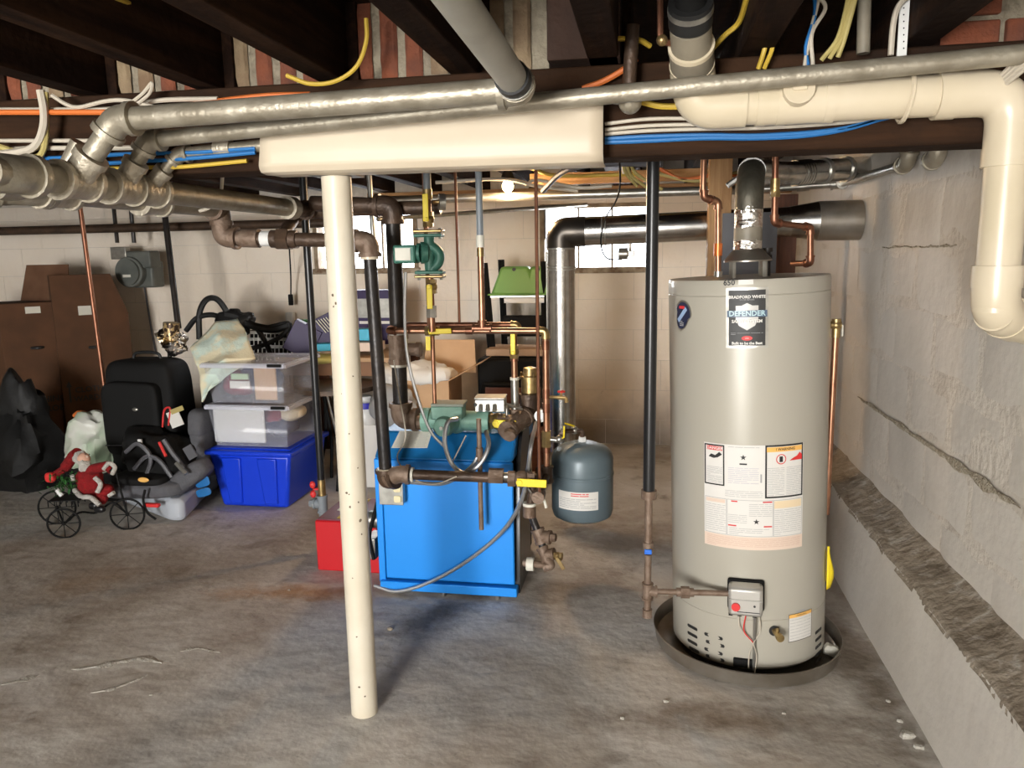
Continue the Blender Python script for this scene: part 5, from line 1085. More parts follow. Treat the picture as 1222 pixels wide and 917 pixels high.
# box A: near corner at px 20
k = at(20, 545, 4.95); rz = math.radians(28)
R = Matrix.Rotation(rz, 3, 'Z'); dA = (.62, .52); ctr = V((k.x, k.y, 0))+R@V((dA[0]/2, dA[1]/2, 0))-R@V((dA[0], 0, 0))
ha = at(40, 362, 5.05).z
ctr = V((k.x, 5.3, 0)); 
t = thing('wardrobe_box', 'tall brown wardrobe box with black lettering and open top flap at far left', 'box', (k.x-.2, 5.3, 0))
kx, ky = k.x, 4.95
e1_, e2_ = R@V((-.60, 0, 0))*1, R@V((.0, .52, 0))
e1_ = V((-.52, .10, 0)); e2_ = V((.30, .36, 0))
poly = [V((kx, ky, 0)), V((kx, ky, 0))+e1_, V((kx, ky, 0))+e1_+e2_, V((kx, ky, 0))+e2_]
MB().prism(poly, (0, 0, ha)).build('carton', m_card, t, bevel=.004)
MB().prism([poly[3]+V((0, 0, ha)), poly[2]+V((0, 0, ha)), poly[2]+V((.02, .08, ha+.28)), poly[3]+V((-.04, .08, ha+.28))], (0, .008, 0)).build('top_flap', m_cardd, t)
nrm = V((e2_.y, -e2_.x, 0)).normalized()
def facef(o0, ux, n, k=.003): ux = V(ux).normalized(); return lambda u, v: V(o0)+ux*u+V((0, 0, v))+n*k
f = facef(poly[0], e2_, nrm); zt_ = at(52, 478, 5.1).z
text('CLOTHING', .065, lambda u, v: f(.21+u, zt_+v), 'lettering', m_ink, t, bold=.001); text('WARDROBE', .065, lambda u, v: f(.21+u, zt_-.075+v), 'lettering', m_ink, t, bold=.001)
for u in (.05, .43): MB().add([f(u-.006, zt_-.10), f(u+.006, zt_-.10), f(u+.006, zt_+.03), f(u+.02, zt_+.03), f(u, zt_+.07), f(u-.02, zt_+.03), f(u-.006, zt_+.03)], [tuple(range(7))]).build('arrow_print', m_ink, t, smooth=False)
hh = MB().sup(f(.22, ha*.72), (.04, .04, .012), .6); hh.build('hand_hole', m_ink, t)
MB().add([f(.17, ha-.08), f(.27, ha-.08), f(.27, ha-.03), f(.17, ha-.03)], [(0, 1, 2, 3)]).build('paper_sticker', m_label, t, smooth=False)
# box B
o0 = V((at(78, 500, 5.2).x, 5.2, 0)); e = V((.36, .38, 0)); nb = V((e.y, -e.x, 0)).normalized(); hb_ = at(95, 328, 5.3).z
t = thing('wardrobe_box', 'second tall brown wardrobe box with cut corner, behind thin red pipe', 'box', (o0.x+.2, 5.4, 0))
f = facef(o0, e, nb); L = e.length
w0_ = [(0, .0), (L, .0), (L, hb_*.78), (L*.80, hb_), (0, hb_)]
MB().prism([f(u, v) for u, v in w0_], -nb*.12).build('carton', m_cardd if 0 else m_card, t, bevel=.003)
text('CLOTHING', .06, lambda u, v: f(.24+u, zt_+.05+v)+nb*.002, 'lettering', m_ink, t, bold=.001)
text('WARDROBE', .06, lambda u, v: f(.24+u, zt_-.02+v)+nb*.002, 'lettering', m_ink, t, bold=.001)
for u in (.05, .43): MB().add([f(u+x, zt_-.04+y)+nb*.002 for x, y in ((-.006, 0), (.006, 0), (.006, .12), (.02, .12), (0, .17), (-.02, .12), (-.006, .12))], [tuple(range(7))]).build('arrow_print', m_ink, t, smooth=False)
MB().add([f(u, v)+nb*.002 for u, v in ((.17, hb_*.78), (.27, hb_*.78), (.27, hb_*.83), (.17, hb_*.83))], [(0, 1, 2, 3)]).build('paper_sticker', m_label, t, smooth=False)
MB().sup(f(.24, hb_*.60), (.04, .02, .012), .6).build('hand_hole', m_ink, t)
# black bags
def blobthing(name, label, cat, c, r, m, nz=.05, e=.8, nf=4, seed=1, rot=None, taper=0, seg=32, rings=20):
    return tag(MB().sup(c, r, e, rot, nz, nf, seg, rings, seed, taper).build(name, m), label, cat)
p = fl(40, 592); blobthing('garment_bag', 'slumped shiny black bag in front of wardrobe boxes at far left', 'bag', (p.x-.22, p.y+.22, .37), (.36, .26, .38), m_bag, .13, .7, 5, 3, taper=.75)
p = fl(5, 575); blobthing('garment_bag', 'taller black bag cut by left edge of the photo', 'bag', (p.x-.42, p.y+.2, .46), (.30, .26, .47), m_bag, .12, .7, 5, 9, taper=.7)
# white plastic shopping bag
c = at(120, 524, 4.3); t = thing('plastic_shopping_bag', 'crinkled white translucent plastic bag with green contents above red suited figurine', 'bag', (c.x, c.y, c.z-.15))
MB().sup(c, (.22, .16, .20), .9, None, .07, 7, 40, 26, 4, .35).build('film', m_film, t); MB().sup(at(95, 496, 4.3), (.06, .03, .03), 1, None, .02, 9).build('orange_tie', m_orange, t)
z0 = c.z-.2
tag(MB().sup((c.x, c.y+.08, z0/2+.02), (.22, .20, z0/2+.02), .4, None, .02, 4, 28, 16, 3).build('dark_duffel_bag', m_black), 'dark duffel bag on floor under the white plastic bag', 'bag')
# suitcase
Yq = 4.38; p0, p1 = at(140, 500, Yq), at(226, 500, Yq); zt_ = at(180, 428, Yq).z
cx_ = (p0.x+p1.x)/2; w_ = (p1.x-p0.x)
su = thing('suitcase', 'upright black fabric suitcase behind grey child car seat', 'suitcase', (cx_, Yq, 0))
MB().sup((cx_, Yq, zt_/2+.01), (w_/2, .15, zt_/2-.01), .28, None, .008, 5, 48, 30, 1, .08).build('shell', m_black, su)
MB().sup((cx_-.02, Yq-.15, zt_*.60), (w_*.38, .05, zt_*.26), .3, None, .006, 5, 36, 20, 2).build('front_pocket', m_black, su)
MB().tube(smooth_path([V((cx_-.10, Yq, zt_-.01)), V((cx_-.07, Yq, zt_+.035)), V((cx_+.07, Yq, zt_+.035)), V((cx_+.10, Yq, zt_-.01))]), .010, 8).build('handle', m_rubber, su)
MB().tube([V((cx_-w_*.4, Yq-.20, zt_*.42)), V((cx_-w_*.02, Yq-.205, zt_*.43)), V((cx_+w_*.4, Yq-.20, zt_*.42))], .003, 5).build('zip', m_dgrey, su)
c = at(161, 489, Yq-.2); MB().sup(c, (.02, .006, .012), 1, seg=10, rings=6).build('badge', m_galv, su)
c = at(209, 500, Yq-.23); RX = Matrix.Rotation(-.35, 3, 'Y'); MB().box(c, (.085, .004, .10), rot=RX).build('white_tag', m_paper, su); MB().box(c+V((.02, -.003, .055)), (.09, .004, .03), rot=RX).build('tag_header', m_wireg, su)
MB().tube(smooth_path([at(194, 510, Yq-.23), at(196, 490, Yq-.23), at(203, 488, Yq-.23), at(201, 508, Yq-.23)]), .006, 6).build('red_cord', m_redp, su)
# backpack / harness heap on the seat
c = at(192, 548, 4.12); hp_ = thing('backpack', 'black strappy backpack lying on the child car seat', 'bag', (c.x, c.y, c.z-.15))
MB().sup(c, (.24, .14, .16), .75, Matrix.Rotation(.4, 3, 'Y'), .07, 6, 36, 22, 8).build('pouch', m_black, hp_)
for pts in ([(150, 540), (165, 530), (180, 548), (172, 575)], [(195, 525), (205, 540), (222, 565), (214, 590)], [(160, 560), (175, 545), (190, 550), (205, 570)]): MB().tube(smooth_path([at(x, y, 3.96) for x, y in pts]), .013, 6).build('strap', m_dgrey, hp_)
MB().tube([at(190, 528, 3.95), at(198, 545, 3.93)], .009, 6).build('red_strap', m_redp, hp_); MB().box(at(227, 540, 3.98), (.06, .01, .08), rot=Matrix.Rotation(-.5, 3, 'Y')).build('grey_patch', m_dgrey, hp_); MB().box(at(167, 527, 3.98), (.025, .01, .025)).build('white_buckle', m_white, hp_); MB().tube([at(210, 553, 3.9), at(222, 566, 3.88)], .012, 6).build('silver_buckle', m_galv, hp_)
# child car seat
q0_ = fl(150, 606); q1_ = fl(213, 626); q2_ = fl(251, 592); cs = thing('child_car_seat', 'grey padded child car seat on pale blue grey base, left of blue tub', 'car seat', ((q0_.x+q2_.x)/2, q1_.y+.1, 0))
zb1_ = .12
poly = [q0_+V((-.06, .05, 0)), q1_+V((-.05, 0, 0)), q1_+V((.03, .02, 0)), q2_+V((0, .0, 0)), q2_+V((-.03, .35, 0)), q0_+V((.0, .40, 0))]
MB().prism([V((p.x, p.y, .01)) for p in poly], (0, 0, .135)).build('base', m_base, cs, bevel=.03)
bk_ = [q2_+V((-.30, .02, .08)), q2_+V((.0, .02, .08)), q2_+V((.02, .1, .34)), q2_+V((-.10, .1, .26))]
MB().prism(bk_, (0, .30, 0)).build('side_shell', m_base, cs, bevel=.02)
p_ = at(241, 575, 4.03); MB().sup(p_, (.05, .004, .035), .6, Matrix.Rotation(-.3, 3, 'Y')).build('blue_label', m_wireb, cs)
p_ = at(243, 588, 4.0); MB().sup(p_, (.05, .004, .025), .6, Matrix.Rotation(-.3, 3, 'Y')).build('blue_label', m_wireb, cs)
for (x, y, Y, r, rt_, nm) in ((184, 578, 4.05, (.26, .18, .055), .05, 'seat_pad'), (228, 568, 4.02, (.14, .08, .06), -.6, 'side_bolster'), (172, 578, 4.2, (.2, .05, .06), 0, 'side_bolster'), (247, 530, 4.28, (.05, .12, .20), -.12, 'backrest_wing'), (240, 505, 4.24, (.055, .09, .09), .1, 'headrest')):
    MB().sup(at(x, y, Y), r, .55, Matrix.Rotation(-rt_ if nm == 'seat_pad' else rt_, 3, 'Y'), .006, 8, 32, 18, 5).build(nm, m_seat, cs)
MB().sup(at(176, 568, 4.0), (.18, .14, .03), .5, None, .004, 8, 28, 14).build('dark_cushion', m_black, cs)
MB().sup(at(171, 573, 3.84), (.035, .006, .015), 1, None).build('round_badge', m_orangep, cs); MB().box(at(181, 603, 3.84), (.10, .03, .022)).build('red_release', m_redp, cs, bevel=.006)
MB().tube(smooth_path([at(173, 585, 3.82), at(171, 598, 3.82), at(176, 612, 3.82), at(186, 620, 3.84)]), .007, 6).build('strap', m_black, cs)
# ---- bearded figurine on tricycle
tr = thing('tricycle_figurine', 'white bearded plush figurine in red suit riding a small black metal tricycle', 'figurine', (fl(100, 632).x, fl(100, 632).y, 0))
def wheel(px_, py_, rpx, Y, ang):
    c = at(px_, py_, Y); r = c.z; ax = V((math.cos(ang), math.sin(ang), 0)); mb = MB()
    mb.tube([c+ax*math.cos(2*PI*k/28)*r+V((0, 0, math.sin(2*PI*k/28)*r)) for k in range(29)], .006, 6, False); mb.build('wheel_rim', m_black, tr)
    mb = MB(); mb.sup(c, (.012, .012, .012), 1, seg=8, rings=6)
    for k in range(8): mb.cyl(c, c+ax*math.cos(2*PI*k/8)*r+V((0, 0, math.sin(2*PI*k/8)*r)), .0025, seg=5)
    mb.build('wheel_spokes', m_black, tr); return c
wY1, wY2 = fl(76, 642).y, fl(153, 632).y
wa = wheel(76, 625, 17, wY1, .35); wb_ = wheel(152, 614, 17, wY2, .35); wc = wheel(68, 606, 15, wY1+.20, .35)
MB().tube(smooth_path([wa, at(95, 612, wY1+.08), at(115, 612, wY2), at(135, 600, wY2), wb_]), .006, 6).build('frame', m_black, tr); MB().cyl(wa, wc, .005).build('axle', m_black, tr)
MB().tube([wb_, at(141, 575, wY2), at(138, 562, wY2)], .006, 6).build('fork', m_black, tr); MB().cyl(at(130, 566, wY2-.05), at(143, 562, wY2+.06), .006).build('handlebar', m_black, tr)
mb = MB().box(at(82, 594, wY1+.1), (.17, .13, .005), .3)
for k in range(12): q = at(82, 594, wY1+.1); mb.tube([q+V((-.08+.015*k, -.065+.03*(k % 5), 0)), q+V((-.08+.015*k, -.065+.03*(k % 5), -.04))], .003, 5)
mb.build('rear_basket', m_black, tr)
lf = MB(); rnd = random.Random(3)
cc = at(80, 578, wY1+.1)
for k in range(160):
    p = cc+V((rnd.gauss(0, .045), rnd.gauss(0, .04), rnd.gauss(0, .028))); d = V((rnd.uniform(-1, 1), rnd.uniform(-1, 1), rnd.uniform(-.3, 1))).normalized()*.035; s = d.cross(V((0, 0, 1))).normalized()*.007
    lf.add([p, p+d*.5+s, p+d, p+d*.5-s], [(0, 1, 2, 3)])
lfo = lf.build('greenery', m_leaf, tr, smooth=False); lfo['kind'] = 'stuff'
MB().tube([at(68, 585, wY1+.03), at(74, 592, wY1+.03)], .012, 8).build('white_bundle', m_white, tr)
fig = MB(); yb_ = wY2
m1 = MB(); m1.sup(at(108, 575, yb_), (.075, .06, .085), .85, None, .008, 14, 28, 18, 2); m1.tube(smooth_path([at(112, 588, yb_), at(124, 592, yb_-.03), at(128, 600, yb_-.03)]), [.035]*13, 12) if 0 else None
m1.tube([at(104, 565, yb_), at(112, 560, yb_-.03), at(128, 556, yb_-.05), at(133, 562, yb_-.06)], [.030, .030, .027, .022], 12); m1.sup(at(124, 585, yb_-.02), (.055, .04, .035), .9, None, .005, 14); m1.sup(at(122, 592, yb_-.02), (.03, .03, .05), .9)
m1.build('red_coat', m_redc, tr)
MB().sup(at(100, 548, yb_-.01), (.034, .034, .036), 1, seg=20).build('head', mat('doll_skin', (.62, .36, .26), .6), tr)
hd_ = tr
MB().sup(at(96, 547, yb_+.005), (.038, .036, .040), 1, None, .012, 30, 28, 18, 3).build('white_hair', m_fur, tr)
MB().sup(at(101, 556, yb_-.02), (.038, .03, .042), .9, None, .012, 30, 28, 18, 5, .0).build('beard', m_fur, tr)
c = at(104, 545, yb_-.045); MB().sup(c, (.007, .007, .007), 1, seg=8, rings=6).build('nose', m_peach, tr)
for dx in (-.012, .012): MB().sup(c+V((dx, .004, .012)), (.003, .003, .004), 1, seg=8, rings=6).build('eye', m_ink, tr)
MB().tube(smooth_path([at(93, 541, yb_+.02), at(86, 547, yb_+.03), at(76, 560, yb_+.03), at(62, 569, yb_+.02)]), [.034]*6+[.03]*6+[.022]*7, 14).build('red_hat', m_redc, tr)
MB().sup(at(60, 570, yb_), (.03, .02, .03), .7).build('hat_tip_gift', m_redp, tr)
tr_path = lambda pts, r, nm: MB().sup(at(*pts[0][:2], yb_-.05), (.001, .001, .001), 1).build(nm, m_fur, tr) if 0 else MB().tube(smooth_path([at(x, y, yb_+d) for x, y, d in pts]), r, 10).build(nm, m_fur, tr)
tr_path([(89, 585, -.04), (97, 593, -.07), (108, 594, -.08), (119, 603, -.08)], .014, 'fur_hem'); tr_path([(113, 570, -.07), (120, 578, -.07), (116, 588, -.08)], .013, 'fur_trim'); tr_path([(124, 560, -.07), (130, 553, -.08), (137, 558, -.08), (134, 566, -.08)], .012, 'fur_cuff'); tr_path([(86, 567, -.05), (87, 574, -.06)], .012, 'fur_cuff'); tr_path([(130, 592, -.06), (136, 588, -.06)], .011, 'fur_cuff')
MB().sup(at(134, 561, yb_-.06), (.022, .018, .016), 1, None, .004, 20).build('mitten', m_black, tr); MB().sup(at(119, 608, yb_-.05), (.035, .02, .02), .8).build('boot', m_blackg, tr); MB().sup(at(112, 604, yb_+.03), (.03, .02, .022), .8).build('boot', m_blackg, tr)
# ---- blue tub, clear totes
TX0, TX1, TY0, TY1 = fl(266, 605).x, fl(345, 607).x, fl(300, 607).y, fl(300, 607).y+.50
def openbox(c, d0, d1, z0, z1, th=.004):
    mb = MB(); 
    o = MB().frustum(c, d0, d1, z0, z1); mb.v = list(o.v); mb.f = [f for i, f in enumerate(o.f) if i != 1]; return mb
tcx, tcy = (TX0+TX1)/2, (TY0+TY1)/2; ztb = at(300, 538, TY0-.03).z; dx = TX1-TX0
W1 = at(356, 545, TY0-.04).x-at(252, 545, TY0-.04).x
tb = thing('storage_tub', 'royal blue opaque storage tub at bottom of the tote stack', 'storage tub', (tcx, tcy, 0))
MB().frustum((tcx, tcy), (dx, .48), (W1*.94, .54), .005, ztb-.03).build('body', m_btub, tb, bevel=.02)
for s in (-1, 1): MB().frustum((tcx+s*dx*.27, tcy-.245), (dx*.20, .02), (dx*.30, .075), .03, ztb-.05).build('moulded_rib', m_btub, tb, bevel=.008)
MB().box((tcx, tcy, ztb-.02), (W1, .58, .03)).build('lid', m_btub, tb, bevel=.010); MB().box((tcx, tcy, ztb-.002), (W1*.92, .5, .012)).build('lid_top', m_btub, tb, bevel=.006)
def tote(label, z0, z1, shift=0, w=W1*.93):
    t = thing('clear_tote', label, 'storage tote', (tcx+shift, tcy, z0)); c = (tcx+shift, tcy)
    openbox(c, (w*.88, .42), (w*.98, .48), z0+.003, z1-.015).build('body', m_clear, t, solid=.003)
    fr = MB(); 
    for sx, sy, lx, ly in ((0, -1, w*1.03, .02), (0, 1, w*1.03, .02), (-1, 0, .02, .50), (1, 0, .02, .50)): fr.box((c[0]+sx*w*.51, c[1]+sy*.25, z1-.018), (lx, ly, .022))
    fr.build('rim', m_clearl, t, bevel=.004); MB().box((c[0], c[1], z1-.004), (w*1.02, .50, .008)).build('lid', m_clearl, t, bevel=.003)
    MB().box((c[0]+w*.40, c[1]-.262, z1-.012), (.09, .012, .018), rz=0).build('latch', m_black, t, bevel=.003); return t
za_, zb_2 = at(300, 484, TY0).z, at(300, 434, TY0).z
t1_ = tote('lower clear tote with white panel inside, on the blue tub', ztb+.004, za_, -.005)
t2_ = tote('upper clear tote with cardboard and maroon cloth, top of stack', za_+.004, zb_2, -.01)
zm = (ztb+za_)/2; p = at(283, 512, TY0+.06); q = at(318, 512, TY0+.06)
def item(name, label, cat, m, c, d, rz=0, b=.004): return tag(MB().box(c, d, rz).build(name, m, bevel=b), label, cat)
p = at(284, 512, TY0+.05); item('white_board', 'white rounded panel standing inside lower clear tote', 'panel', m_white, (p.x-.0, TY0+.07, zm+.0), (.34, .02, (za_-ztb)*.84), 0, .01)
def cloth(name, label, m, c, r, seed): return tag(MB().sup(c, r, .8, None, .03, 9, 24, 16, seed).build(name, m), label, 'cloth')
cloth('folded_cloth', 'maroon cloth inside lower clear tote', m_dkred, (tcx+.08, tcy-.02, zm+.02), (.08, .12, .06), 2); cloth('folded_cloth', 'navy cloth inside lower clear tote at right', m_navy, (tcx+.13, tcy-.06, zm-.03), (.09, .12, .05), 3); cloth('folded_cloth', 'cream cloth inside lower clear tote at right top', m_cream, (tcx+.17, tcy-.0, zm+.05), (.07, .1, .04), 4)
zm2 = (za_+zb_2)/2; cloth('folded_cloth', 'maroon cloth inside upper clear tote at left', m_dkred, (tcx-.13, tcy-.06, zm2-.03), (.11, .12, .07), 5); cloth('folded_cloth', 'navy cloth inside upper clear tote', m_navy, (tcx-.01, tcy-.02, zm2), (.12, .12, .08), 6)
p = at(315, 458, TY0+.03); item('cardboard_sheet', 'pinkish brown cardboard sheet inside upper clear tote', 'cardboard', m_cardl, (p.x, TY0+.05, zm2), (.14, .015, (zb_2-za_)*.80)); p = at(285, 463, TY0+.03); item('white_card', 'small white card with three dots inside upper clear tote', 'card', m_paper, (p.x, TY0+.045, zm2-.01), (.13, .006, .045), 0, .001); p = at(285, 450, TY0+.03); item('green_label_box', 'small pale green box inside upper clear tote', 'box', mat('pale_green_card', (.45, .60, .40), .5), (p.x, TY0+.045, zm2+.04), (.11, .02, .035), 0, .002)
# blanket with pastel print hanging down left side of totes
m_blank = mat('pastel_blanket', (.76, .70, .50), .85, 0, (.62, .74, .66), 6, .5, 40, fac=(.45, .55))
pts_b = [[at(226, 415, 4.4), at(258, 384, 4.6), at(283, 380, 4.7)], [at(233, 432, 4.3), at(265, 410, 4.4), at(296, 402, 4.5)], [at(238, 450, 4.2), at(270, 428, 4.28), at(305, 428, 4.4)], [at(240, 480, 4.15), at(246, 470, 4.16), at(250, 462, 4.18)]]
def blk(u, v):
    i = u*3; a = min(int(i), 2); f = i-a; j = v*2; b = min(int(j), 1); g = j-b
    q = (pts_b[a][b]*(1-g)+pts_b[a][b+1]*g)*(1-f)+(pts_b[a+1][b]*(1-g)+pts_b[a+1][b+1]*g)*f
    return q+V((0, -1, .3))*.03*noise.noise(q*9)
tag(MB().grid(blk, 24, 18).build('baby_blanket', m_blank, solid=.012), 'pale yellow and mint patterned blanket draped beside upper clear tote', 'blanket')
tag(MB().sup((at(255, 430, 4.5).x, 4.62, .40), (.14, .12, .40), .4).build('upright_sack', m_black), 'dark upright sack under the pastel blanket', 'bag')
# metallic decoration
c = at(206, 402, 4.45); t = thing('foil_decoration', 'crumpled gold and silver foil decoration standing on top of suitcase', 'decoration', c-V((0, 0, .1)))
MB().tube([c+V((-.01, 0, .0)), c+V((0, 0, .09))], .05, 18).build('spotted_cup', mat('spotted_gold', (.50, .36, .18), .35, .6, (.05, .03, .02), 40, fac=(.5, .53)), t); MB().sup(c-V((0, 0, .03)), (.08, .07, .08), 1, None, .06, 16, 30, 20).build('foil', mat('gold_foil', (.72, .58, .36), .2, 1, (.6, .6, .62), 9, 1, 40), t)
zsu = zt_
# hose coil + wire rack at back
rk = thing('wire_rack', 'white wire rack panels lying behind clear totes by the back wall', 'rack', at(315, 440, 5.5))
mk = at(317, 405, 5.5); 
for k, (y, d) in enumerate(((395, 0), (403, 0), (412, -.1), (422, -.2))):
    a, b = at(285, y+4, 5.6+d), at(352, y, 5.6+d); MB().box((a+b)/2, ((b-a).length, .02, .022)).build('rail', m_white, rk)
for k in range(14): a = at(288+k*5, 396, 5.6); b = at(288+k*5, 430, 5.4); MB().cyl(a, b, .004, seg=5).build('rack_wire', m_white, rk)
zz_ = at(317, 394, 5.7).z; MB().box((mk.x+.03, 5.78, zz_/2), (.50, .25, zz_)).build('dark_backing', m_black, rk)  # black backing added behind the rails to darken the gaps between them
for lab, pts, r in (('thick black hose arching up beside the back wall', [(238, 405), (238, 375), (246, 358), (258, 357), (268, 368), (276, 385)], .022), ('black hose curving low from foil decoration to coil', [(222, 395), (235, 380), (255, 376), (270, 385), (285, 395)], .020), ('black hose hanging over upper tote lid', [(276, 378), (300, 386), (312, 400), (322, 420), (324, 428)], .020), ('black hose loop at right of the coil', [(280, 382), (310, 392), (344, 386), (340, 398), (320, 410), (300, 416)], .018), ('tangled black hose in middle of the coil', [(270, 375), (285, 378), (300, 388), (325, 393), (345, 388)], .03)):
    cable('black_hose', lab, 'hose', [at(x, y, 5.2) for x, y in pts], r, m_rubber)
blobthing('hose_coil', 'dense heap of black hose behind the pastel blanket', 'hose', at(283, 385, 5.25), (.14, .1, .09), m_rubber, .05, .9, 9, 4)
o = MB().box(at(347, 385, 6.02), (.07, .05, .17)); tag(o.build('wall_socket', m_white, bevel=.01), 'white socket strip on back wall under the black plug', 'socket')
# ================================================================ TABLE AREA
TYf = 5.0; a, b = at(345, 440, TYf), at(468, 438, TYf); zt_ = at(400, 427, TYf).z
tbk = thing('work_table', 'brown wooden work table behind cream column by back wall', 'table', ((a.x+b.x)/2, 5.3, 0))
MB().bb((a.x-.1, TYf, zt_-.03), (b.x, 5.75, zt_)).build('tabletop', m_cardl, tbk, bevel=.004); MB().bb((a.x-.08, TYf+.02, zt_-.13), (b.x-.02, TYf+.04, zt_-.03)).build('apron', mat('table_brown', (.24, .12, .06), .6), tbk)
for x in (a.x-.05, b.x-.05):
    for y in (TYf+.06, 5.7): MB().bb((x-.03, y-.03, 0), (x+.03, y+.03, zt_-.03)).build('leg', m_redwood, tbk)
def tbox(name, label, px_, py_, Y, d, rz, m, ry=0): 
    R = Matrix.Rotation(rz, 3, 'Z')@Matrix.Rotation(ry, 3, 'Y'); return tag(MB().box(at(px_, py_, Y), d, rot=R).build(name, m, bevel=.003), label, 'box')
tbox('purple_box', 'purple box tilted on table left of slim gas pole', 362, 405, 5.1, (.20, .12, .22), .3, m_purple, .5)
pb = tbox('purple_box', 'purple printed box with pale stripes right of slim gas pole', 384, 396, 5.15, (.22, .12, .20), .3, m_purple, -.45)
for k in range(5): MB().box(at(383+k*3, 390-k, 5.07), (.006, .004, .11), rot=Matrix.Rotation(-.7, 3, 'Y')).build('printed_stripe', m_label, pb)
tbox('cyan_box', 'bright cyan box left of column on table', 388, 414, 5.05, (.18, .10, .05), .4, m_cyan); tbox('cyan_box', 'cyan packet right of column on table', 436, 399, 5.2, (.13, .10, .08), .1, m_cyan); tbox('pink_box', 'pale pink carton below cyan packet right of column', 441, 413, 5.15, (.20, .14, .06), .2, m_peach)
tbox('dark_green_box', 'small dark green box behind slim gas pole on table', 364, 396, 5.4, (.11, .10, .18), 0, m_leaf); pbb = tbox('purple_carton', 'large purple carton with silver top standing right of column', 452, 378, 5.5, (.34, .15, .40), 0, m_purple)
MB().box(at(451, 368, 5.42), (.33, .004, .14)).build('silver_print', m_galv, pbb); MB().box(at(452, 385, 5.42), (.30, .004, .02)).build('white_print', m_paper, pbb)
blobthing('yellow_cloth', 'crumpled yellow cloth at left end of table', 'cloth', at(378, 428, 5.03), (.17, .1, .035), mat('yellow_cloth_fabric', (.62, .52, .16), .9), .02, .9, 12, 2)
# stool
sc_ = at(385, 470, 4.7); sl = thing('stool', 'dark round topped stool with thin curved black legs behind cream column', 'stool', (sc_.x, 4.7, 0))
zst = at(400, 462, 4.7).z; MB().cyl((sc_.x+.06, 4.8, zst-.03), (sc_.x+.06, 4.8, zst), .28, seg=32).build('seat', m_rustd, sl)
for px_, py_, dxx in ((403, 590, .0), (412, 597, .0), (395, 560, .1), (380, 560, .1)): a = V((sc_.x+.06+random.uniform(-.12, .12), 4.8, zst-.03)); b = fl(px_, py_-(0)); b = V((at(px_, py_, 4.6+dxx*3).x, 4.6+dxx*3, 0)); MB().tube(smooth_path([a, a.lerp(b, .5)+V((.03, 0, 0)), b]), .012, 8).build('leg', m_black, sl)
MB().tube([at(390, 470, 4.55), at(402, 520, 4.5)], .007, 6).build('brace', m_galv, sl)
# bucket + small boxes + broom handle
bc = at(437, 505, 4.75); t = thing('white_bucket', 'small white jug with blue band right of cream column', 'jug', bc)
zc1_ = at(437, 478, 4.75).z; MB().lathe([(.085, 0), (.092, .02), (.095, zc1_-bc.z-.09), (.07, zc1_-bc.z-.02), (.05, zc1_-bc.z)], bc, seg=28).build('body', m_white, t); MB().lathe([(.097, .11), (.097, .15)], bc, seg=28, cap=False).build('blue_band', mat('deep_blue_print', (.03, .03, .35), .4), t); MB().lathe([(.045, zc1_-bc.z), (.045, zc1_-bc.z+.03), (.02, zc1_-bc.z+.035)], bc).build('cap', m_white, t)
zsh = bc.z; xx0, xx1 = at(425, 530, 4.85).x, at(462, 530, 4.85).x
item('white_carton', 'white carton with dark print left of the boiler hood', 'box', m_paper, ((xx0+xx1)/2+.03, 4.85, zsh/2), (xx1-xx0+.05, .3, zsh-.004), 0, .004)
cable('cream_handle', 'cream curved handle stick right of column by black return pipe', 'handle', [at(444, 423, 4.6), at(452, 419, 4.6), at(456, 426, 4.6), at(453, 450, 4.6), at(448, 475, 4.6)], .014, m_cream)
blobthing('white_rag', 'white rag on small heap behind black return pipe', 'cloth', at(466, 455, 4.7), (.10, .08, .10), m_paper, .04, .9, 9, 5); blobthing('grey_heap', 'grey dusty heap behind boiler at left', 'cloth', at(470, 485, 4.6), (.15, .1, .13), m_grey, .04, .9, 9, 6)
# open cardboard carton with packing paper
Yc2 = 4.7; a, b = at(487, 490, Yc2), at(540, 490, Yc2); z1_ = at(515, 455, Yc2).z; z0_ = max(at(515, 520, Yc2).z-.25, .2)
ct = thing('open_carton', 'open cardboard carton with white packing paper behind the boiler', 'box', ((a.x+b.x)/2, Yc2+.2, z0_))
MB().bb((a.x-.02, Yc2, z0_), (b.x-.02, Yc2+.35, z1_)).build('carton', m_cardl, ct, bevel=.003)
MB().prism([V((a.x, Yc2+.36, z1_)), V((b.x+.08, Yc2+.36, z1_)), V((b.x+.06, Yc2+.42, z1_+.22)), V((a.x+.02, Yc2+.42, z1_+.22))], (0, .006, 0)).build('rear_flap', m_cardl, ct); MB().prism([V((b.x-.02, Yc2, z1_)), V((b.x-.02, Yc2+.35, z1_)), V((b.x+.20, Yc2+.30, z1_+.12)), V((b.x+.20, Yc2+.02, z1_+.12))], (0, 0, .005)).build('side_flap', m_cardl, ct)
MB().sup(V(((a.x+b.x)/2-.06, Yc2+.12, z1_+.03)), (.20, .14, .07), .7, None, .06, 8, 32, 18, 3).build('packing_paper', m_paper, ct)
tag(MB().bb((a.x-.1, Yc2-.03, 0), (b.x+.15, Yc2+.5, z0_-.003)).build('storage_chest', m_dgrey, bevel=.01), 'dark storage chest hidden behind boiler under open carton', 'chest')
